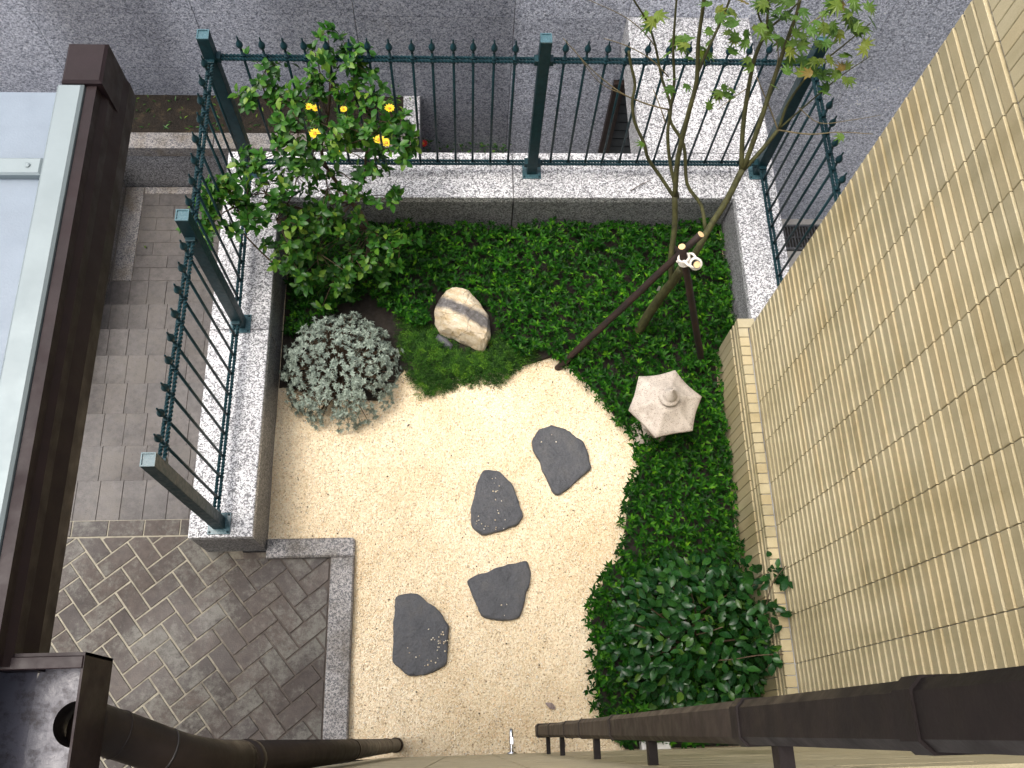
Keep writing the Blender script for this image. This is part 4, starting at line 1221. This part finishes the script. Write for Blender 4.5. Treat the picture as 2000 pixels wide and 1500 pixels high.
blooms = [np.array(q) for q in ((-0.989,3.859,-0.160),(-1.051,4.116,-0.200),(-1.001,4.104,-0.200),(-0.815,4.113,-0.220),(-0.563,3.846,-0.200),(-0.511,3.821,-0.200),(-0.496,4.108,-0.200))]
ctr_l = pos + (Rm @ np.array([0,.5,0]))*sc[:,None]
eye = np.array([0,0,4.9]); keep = np.ones(len(pos), bool)
for q in blooms:                      # gaps in the crown through which the blooms behind it show
    ax_ = (q-eye)/np.linalg.norm(q-eye)
    w_ = ctr_l-eye; along = w_@ax_
    keep &= np.linalg.norm(w_-along[:,None]*ax_, axis=1) > .030
pos, Rm, sc = pos[keep], Rm[keep], sc[keep]
leaf_objects(leaf9(1,.54,.14,.12), pos, Rm, sc, M['tree_leaf'], tr)

# ------------------------------------------------------------------ maple with stakes
mp = thing('maple_tree', 'slender maple with greenish stems and sparse star-shaped leaves', 'tree', (1.034,2.251,0.000))
MBK = M['maple_bark']
b = MB(); limb(b, [(1.027,2.244,0.000),(1.059,2.27,0.240),(1.097,2.286,0.480),(1.124,2.268,0.720),(1.129,2.26,0.840)], .030, .024, 4, 10); b.build('trunk', MBK, mp, True)
maple = [
 ([(1.116,2.268,0.680),(1.083,2.333,0.850),(1.078,2.425,1),(1.054,2.509,1.15)], .019, .017),
 ([(1.056,2.503,1.14),(1.032,2.577,1.35),(1.034,2.647,1.6),(1.04,2.685,1.72),(1.032,2.707,1.8),(1.004,2.739,1.95),(0.981,2.764,2.15),(0.946,2.774,2.32)], .016, .008),
 ([(1.035,2.707,1.79),(1.057,2.734,1.92),(1.086,2.781,2),(1.098,2.796,2.12),(1.094,2.798,2.25)], .009, .005),
 ([(1.05,2.503,1.14),(0.973,2.565,1.22),(0.896,2.598,1.32),(0.864,2.627,1.4),(0.806,2.667,1.5),(0.779,2.702,1.6),(0.780,2.736,1.68),(0.746,2.763,1.78),(0.728,2.78,1.84)], .011, .007),
 ([(1.073,2.504,1.13),(1.012,2.598,1.28),(0.977,2.671,1.42),(0.976,2.725,1.52),(0.956,2.758,1.57),(0.913,2.807,1.65),(0.859,2.847,1.8),(0.809,2.881,1.9),(0.721,2.859,2.05),(0.656,2.866,2.15)], .011, .004),
 ([(0.975,2.724,1.51),(0.969,2.778,1.65),(0.936,2.819,1.8),(0.914,2.849,1.95),(0.892,2.874,2.12)], .009, .005),
 ([(1.218,2.37,1.05),(1.188,2.469,1.12),(1.107,2.538,1.2),(1.066,2.643,1.36),(0.990,2.691,1.46),(0.966,2.731,1.52)], .012, .009),
 ([(1.128,2.264,0.800),(1.176,2.281,0.970),(1.227,2.358,1.08),(1.296,2.446,1.2),(1.346,2.534,1.33)], .022, .018),
 ([(1.343,2.529,1.32),(1.313,2.641,1.5),(1.298,2.727,1.68),(1.293,2.777,1.82),(1.308,2.804,1.95)], .015, .009),
 ([(1.305,2.799,1.95),(1.289,2.819,2.03),(1.265,2.844,2.13)], .008, .005),
 ([(1.307,2.803,1.94),(1.26,2.84,2),(1.214,2.853,2.12)], .006, .004),
 ([(1.31,2.805,1.95),(1.365,2.812,2.03),(1.42,2.836,2.1)], .007, .004),
 ([(1.351,2.534,1.33),(1.377,2.632,1.55),(1.397,2.723,1.72),(1.41,2.795,1.92),(1.419,2.836,2.03),(1.398,2.877,2.18)], .016, .008),
 ([(1.348,2.529,1.32),(1.425,2.586,1.42),(1.483,2.637,1.5)], .013, .011),
 ([(1.479,2.631,1.5),(1.43,2.712,1.56),(1.351,2.803,1.66)], .005, .003),
 ([(1.479,2.631,1.5),(1.599,2.57,1.55),(1.719,2.544,1.6),(1.839,2.488,1.66)], .005, .002),
 ([(1.483,2.637,1.5),(1.49,2.68,1.6),(1.518,2.715,1.68),(1.556,2.727,1.8),(1.636,2.752,1.9),(1.739,2.8,2)], .009, .003),
 ([(1.483,2.637,1.5),(1.578,2.679,1.62),(1.675,2.703,1.78),(1.777,2.73,1.88)], .006, .002),
 ([(0.964,2.728,1.52),(0.871,2.721,1.56),(0.754,2.72,1.62),(0.664,2.735,1.68),(0.563,2.764,1.76),(0.440,2.809,1.88)], .005, .0018),
 ([(0.943,2.798,1.66),(0.846,2.829,1.74),(0.733,2.845,1.8),(0.626,2.849,1.84)], .004, .002),
 ([(0.859,2.841,1.8),(0.788,2.857,1.88),(0.689,2.873,1.95),(0.538,2.886,2.02)], .0035, .0015),
 ([(0.754,2.72,1.62),(0.615,2.732,1.7),(0.487,2.791,1.84)], .003, .0012),
 ([(1.397,2.723,1.72),(1.387,2.76,1.84),(1.339,2.799,1.95)], .004, .002),
 ([(1.409,2.786,1.92),(1.496,2.81,2),(1.599,2.817,2.08)], .004, .002),
 ([(1.54,2.664,1.62),(1.622,2.579,1.62),(1.735,2.547,1.68),(1.846,2.528,1.74)], .003, .0012),
 ([(0.956,2.684,1.48),(0.917,2.73,1.55),(0.882,2.776,1.6)], .004, .0025),
 ([(1.292,2.722,1.68),(1.189,2.641,1.68),(1.137,2.598,1.68)], .003, .0014),
]
for pts, r0, r1 in maple:
    b = MB(); limb(b, pts, r0*.84, r1*.84, 4, 8 if r0 > .008 else 5)
    b.build('branch', MBK if r0 > .0052 else M['twig'], mp, True)
# star-shaped leaf
def star_leaf():
    lobes = [(-128,.42),(-78,.70),(-36,.92),(0,1.0),(36,.92),(78,.70),(128,.42)]
    pts = [(0,0,0)]
    ring = []
    for i,(a,l) in enumerate(lobes):
        a = R(a)
        ring.append((math.sin(a)*l*.62, math.cos(a)*l*.62+.22, -.07*l*l))
        if i < len(lobes)-1:
            a2 = R((lobes[i][0]+lobes[i+1][0])/2); l2 = .38
            ring.append((math.sin(a2)*l2*.62, math.cos(a2)*l2*.62+.22, .025))
    pts += ring + [(0,.22,.02)]
    c = len(pts)-1
    f = []
    for i in range(1, len(ring)): f.append((c, i+1, i))
    f += [(c,1,0),(c,0,len(ring))]
    return np.array(pts), np.array(f)
LP = [((1.529,2.694,1.86),0.082,22),((1.596,2.657,1.8),0.055,6),((1.672,2.782,1.98),0.054,9),((1.685,2.694,1.84),0.032,4),((1.421,2.795,2.02),0.075,13),((1.514,2.786,2.06),0.057,10),((1.321,2.804,2.06),0.052,8),((0.843,2.872,1.96),0.031,5),((0.938,2.81,1.86),0.032,6),((1.005,2.799,1.86),0.041,8),((1.067,2.78,1.9),0.027,4),((1.134,2.771,2.02),0.026,6),((1.181,2.747,1.92),0.020,4),((1.237,2.785,1.94),0.022,4),((0.956,2.73,1.7),0.023,2),((0.988,2.721,1.7),0.012,1),((1.203,2.664,1.68),0.028,4),((1.103,2.617,1.66),0.012,1),((1.149,2.703,1.7),0.016,2),((1.27,2.726,1.82),0.016,2),((0.887,2.48,1.3),0.007,0),((1.605,2.797,2.1),0.057,7),((1.717,2.799,2.05),0.031,3),((1.222,2.805,2.1),0.043,5),((1.02,2.738,2.15),0.029,3),((0.866,2.611,1.41),0.005,1),((1.701,2.721,1.95),0.027,3),((1.409,2.73,1.93),0.031,5),((1.363,2.828,2.2),0.127,16),((0.952,2.742,2.3),0.081,8),((1.735,2.518,1.62),0.007,1)]
pp = []
for c, rw, k in LP:
    for _ in range(k): pp.append(np.array(c)+rng.normal(0,1,3)*np.array([rw,rw,rw])*.75)
pp = np.array(pp); n = len(pp)
Rm = rots(rng.uniform(0,2*np.pi,n), rng.normal(-.25,.34,n), rng.normal(0,.35,n))
leaf_objects(star_leaf(), pp, Rm, rng.uniform(.064,.096,n), M['maple_leaf'], mp, 300, smooth=False)
# three tied stakes
stakes = [('dark charred stake reaching out over the gravel edge, longest of the three maple props', (0.566,2.073,0.000), (1.157,2.274,1.16), .0185),
          ('dark stake propping the maple from the bed beside the lantern', (1.41,2.04,0.060), (1.057,2.205,1.16), .0185),
          ('short-looking stake behind the tied maple trunk, cut end by the rope knot', (1.301,2.867,0.050), (1.132,2.129,1.12), .0175)]
for lab, p, q, r in stakes:
    so = thing('stake', lab, 'stake', p, 'stakes propping the maple')
    p, q = Vector(p), Vector(q)
    p = p - (q-p).normalized()*.06
    L = [p.lerp(q, i/14) + Vector((rng.normal(0,.0012), rng.normal(0,.0012), 0)) for i in range(15)]
    L[-1] = q
    MB().tube(L, [r*(1.06-.10*i/14)*(1+rng.normal(0,.015)) for i in range(15)], 12).build('shaft', M['stake'], so, True)
    dd = (q-p).normalized()
    MB().tube([q+dd*.0003, q+dd*.003], [r*.95, r*.90], 12).build('cut_end', M['cut_wood'], so)
rp = thing('rope_tie', 'white rope lashing the stakes to the maple trunk', 'rope', (1.114,2.2,1.02))
def coil(c, ra, rb, axis, turns, rad, pitch):
    c = Vector(c); ax = Vector(axis).normalized(); u = ax.orthogonal().normalized(); w = ax.cross(u)
    return [c + u*ra*math.cos(a) + w*rb*math.sin(a) + ax*(pitch*a/(2*math.pi)) for a in [2*math.pi*turns*i/(24*turns) for i in range(24*turns+1)]]
s1 = (Vector(stakes[1][2])-Vector(stakes[1][1])).normalized(); s2 = (Vector(stakes[2][2])-Vector(stakes[2][1])).normalized()
q1 = Vector(stakes[1][2]) - s1*.10; q2 = Vector(stakes[2][2]) - s2*.055
MB().tube(coil(q1-s1*.03, .026, .026, s1, 4, .006, .0115), .0068, 7).build('wrap', M['rope'], rp, True)
MB().tube(coil(q2-s2*.02, .026, .026, s2, 3, .006, .0115), .0065, 7).build('wrap', M['rope'], rp, True)
mid = (q1+q2)/2
MB().tube(smooth_line([q1+Vector((-.02,.02,.0)), mid+Vector((-.012,-.03,.015)), q2+Vector((.012,-.02,.0)), mid+Vector((.02,.03,.012)), q1+Vector((.015,.03,-.01)), q1+Vector((-.03,0,-.03))],6), .0065, 7).build('knot', M['rope'], rp, True)
tag(MB().add([(0,0,0),(.014,0,0),(.014,.002,.05),(0,.002,.05),(0,.004,0),(.014,.004,0)],[(0,1,2,3),(4,3,2,5),(0,4,5,1)]).build('plant_tag', M['white_block']), 'small white tag hanging low on the maple trunk', 'tag')
bpy.data.objects['plant_tag'].location = (1.082,2.33,0.470)

# ------------------------------------------------------------------ flowers in the bed behind the fence
def flower_plant(c, h, kinds, lab, spread_=.09, nl=60):
    c = np.array(c)
    o = thing('flower_plant', lab, 'flower', (c[0], c[1], c[2]), 'flowers in the beds behind the fence')
    yaw = rng.uniform(0,2*np.pi,nl); hh = rng.uniform(.1,1,nl)*h*.8
    P_ = np.stack([c[0]+rng.normal(0,spread_*.5,nl), c[1]+rng.normal(0,spread_*.5,nl), c[2]+hh],-1)
    f_ = place('foliage', leaf_cloud('foliage', leaf5(1,.3,.1,.2), P_, rots(yaw, rng.normal(.3,.3,nl), rng.normal(0,.3,nl)), rng.uniform(.03,.055,nl), M['tree_leaf']), parent=o)
    tag(f_, kind='stuff')
    for (p, mat, r) in kinds:
        p = Vector(p)
        MB().tube([Vector((c[0],c[1],c[2])), Vector(c).lerp(p,.6)+Vector((.005,.004,0)), p], .0022, 5).build('stem', M['tree_leaf'], o)
        fb_ = MB()
        for k in range(11):
            a = 2*math.pi*k/11
            u = Vector((math.cos(a), math.sin(a), .22)); w = Vector((-math.sin(a), math.cos(a), 0))
            fb_.add([p+u*r*.15, p+u*r*.65+w*r*.24, p+u*r*1.0, p+u*r*.65-w*r*.24],[(0,1,2,3)])
        fl_ = fb_.build('flower_head', mat, o)
        MB().lathe([(r*.28,p.z+.001),(r*.24,p.z+r*.16),(r*.05,p.z+r*.22)], p.x, p.y, 10).build('heart', M['orange_heart'], fl_)
YP, RP = M['yellow_petal'], M['red_petal']
flower_plant((-1.054,4.036,-0.450), .30, [((-0.989,3.859,-0.160),YP,.043)], 'yellow flower showing full face through the tree leaves by the fence')
flower_plant((-1.065,4.232,-0.450), .26, [((-1.051,4.116,-0.200),YP,.031),((-1.001,4.104,-0.200),YP,.031)], 'pair of small yellow flowers seen between upper tree leaves')
flower_plant((-0.845,4.225,-0.450), .24, [((-0.815,4.113,-0.220),YP,.029)], 'half hidden yellow flower above the middle of the tree')
flower_plant((-0.848,3.95,-0.450), .2, [((-0.828,3.81,-0.250),YP,.031)], 'low yellow flower just above the wall cap behind the tree')
flower_plant((-0.571,3.982,-0.450), .28, [((-0.563,3.846,-0.200),YP,.043),((-0.511,3.821,-0.200),YP,.040)], 'double yellow bloom at the right side of the tree')
flower_plant((-0.504,4.25,-0.450), .24, [((-0.496,4.108,-0.200),YP,.038)], 'yellow flower at the upper right edge of the tree')
flower_plant((-0.302,4.453,-1.1), .22, [((-0.301,4.353,-0.920),RP,.040)], 'single red flower low behind the fence right of the tree')
for a_, lab in (((-0.090,4.434,-1.1),'low green leafy plant at the wall foot left of the middle fence post'),((0.095,4.435,-1.1),'low green leafy plant at the wall foot between two others'),((0.288,4.436,-1.1),'low green leafy plant at the wall foot nearest the middle fence post')):
    flower_plant(a_, .16, [], lab, .12, 50)
# weeds and litter on the bare soil
wp = scatter([(-2.4,4.1),(-1.3,4.1),(-1.3,4.4),(-2.4,4.4)], 90)
wn_ = len(wp)
wo = place('weeds', leaf_cloud('weeds', leaf5(1,.25,.1,.2), np.stack([wp[:,0],wp[:,1],np.full(wn_,-.453)],-1), rots(rng.uniform(0,6.28,wn_), rng.uniform(.1,.9,wn_), rng.normal(0,.3,wn_)), rng.uniform(.02,.05,wn_), M['tree_leaf']))
tag(wo, 'scattered small weeds on the bare soil bed', 'weeds', kind='stuff')

# ------------------------------------------------------------------ loose bits
def pebble_cloud(name, P, Z, s, mat):
    v = np.array([(1,0,0),(-1,0,0),(0,1,0),(0,-1,0),(0,0,.7),(0,0,-.7)], float)*.5
    f = np.array([(0,2,4),(2,1,4),(1,3,4),(3,0,4),(2,0,5),(1,2,5),(3,1,5),(0,3,5)])
    n = len(P)
    Rm = rots(rng.uniform(0,6.28,n), rng.normal(0,.4,n), rng.normal(0,.4,n))
    Rm = Rm * rng.uniform(.65,1.25,(n,1,3))
    return leaf_cloud(name, (v,f), np.stack([P[:,0],P[:,1],Z],-1), Rm, s, mat)
gpoly = [(-1.06,1.07),(-0.59,1.07),(-0.59,-0.04),(1.5,-.04),(1.5,2.3),(-1.06,2.3)]
P = scatter(gpoly, 26000)
P = P[~inpoly(P, soil_poly)]
for _, poly in stones: P = P[~inpoly(P, poly)]
po = place('loose_pebbles', pebble_cloud('loose_pebbles', P, undul(P[:,0],P[:,1])+.0015, rng.uniform(.005,.0105,len(P)), M['pebble']))
tag(po, 'pale loose pebbles of the gravel surface', 'gravel', kind='stuff')
Q = []
for (a, b_, n_, s_) in ((.19,1.36,9,.03),(.18,1.2,6,.03),(.08,1.14,8,.025),(.19,1.1,6,.02),(-.12,.52,14,.02),(-.15,.50,10,.03),(-.17,.41,6,.03),(.47,1.63,3,.03),(.2,.70,3,.05),(-.28,.45,4,.03)):
    Q.append(rng.normal((a,b_), s_, (n_,2)))
Q = np.concatenate(Q)
ok = np.zeros(len(Q), bool)
for _, poly in stones: ok |= inpoly(Q, poly)
Q = Q[ok]
qo = place('stray_pebbles', pebble_cloud('stray_pebbles', Q, np.full(len(Q),.0335), rng.uniform(.006,.012,len(Q)), M['pebble']))
tag(qo, 'stray pale pebbles lying on the slate stepping stones', 'gravel', kind='stuff')
D_ = scatter(gpoly, 260); D_ = D_[~inpoly(D_, soil_poly)]
do = place('litter', pebble_cloud('litter', D_, undul(D_[:,0],D_[:,1])+.004, rng.uniform(.003,.011,len(D_)), M['debris']))
tag(do, 'dark specks of leaf litter scattered over the gravel', 'litter', kind='stuff')
lv, lf = leaf9(1,.5,.3,.25)
for (p, s, yaw_, lab, mt) in (((0.454,0.160,0.012),.06,1.0,'curled grey dry leaf on the gravel above the square downpipe end','dry_leaf'),
                              ((0.652,0.160,0.012),.055,-.6,'dry leaf against the shrub edge by the downpipe','dry_leaf'),
                              ((0.492,-0.028,0.012),.05,.4,'dry leaf on the gravel beneath the square downpipe','dry_leaf'),
                              ((-0.310,1.717,0.010),.022,2.2,'tiny dark fallen leaf alone on the upper gravel','debris'),
                              ((-2.291,3.408,-0.894),.028,.5,'bright green fallen leaf on the path beside the fence','maple_leaf')):
    me = bpy.data.meshes.new('fallen_leaf'); me.from_pydata([tuple(q) for q in lv], [], [tuple(int(i) for i in q) for q in lf]); me.materials.append(M[mt])
    o = place('fallen_leaf', me, p, (.15,.1,yaw_), None, (s,s,s)); tag(o, lab, 'leaf')
t0, t1 = Vector((1.01,3.06,0.368)), Vector((1.133,3.13,0.372))
tag(MB().tube([t0, t0.lerp(t1,.5)+Vector((0,.003,.002)), t1],[.002,.0026,.0018],6).build('fallen_twig', M['brown_bark']), 'thin dark twig lying on the granite wall cap', 'twig')

bpy.context.view_layer.update()
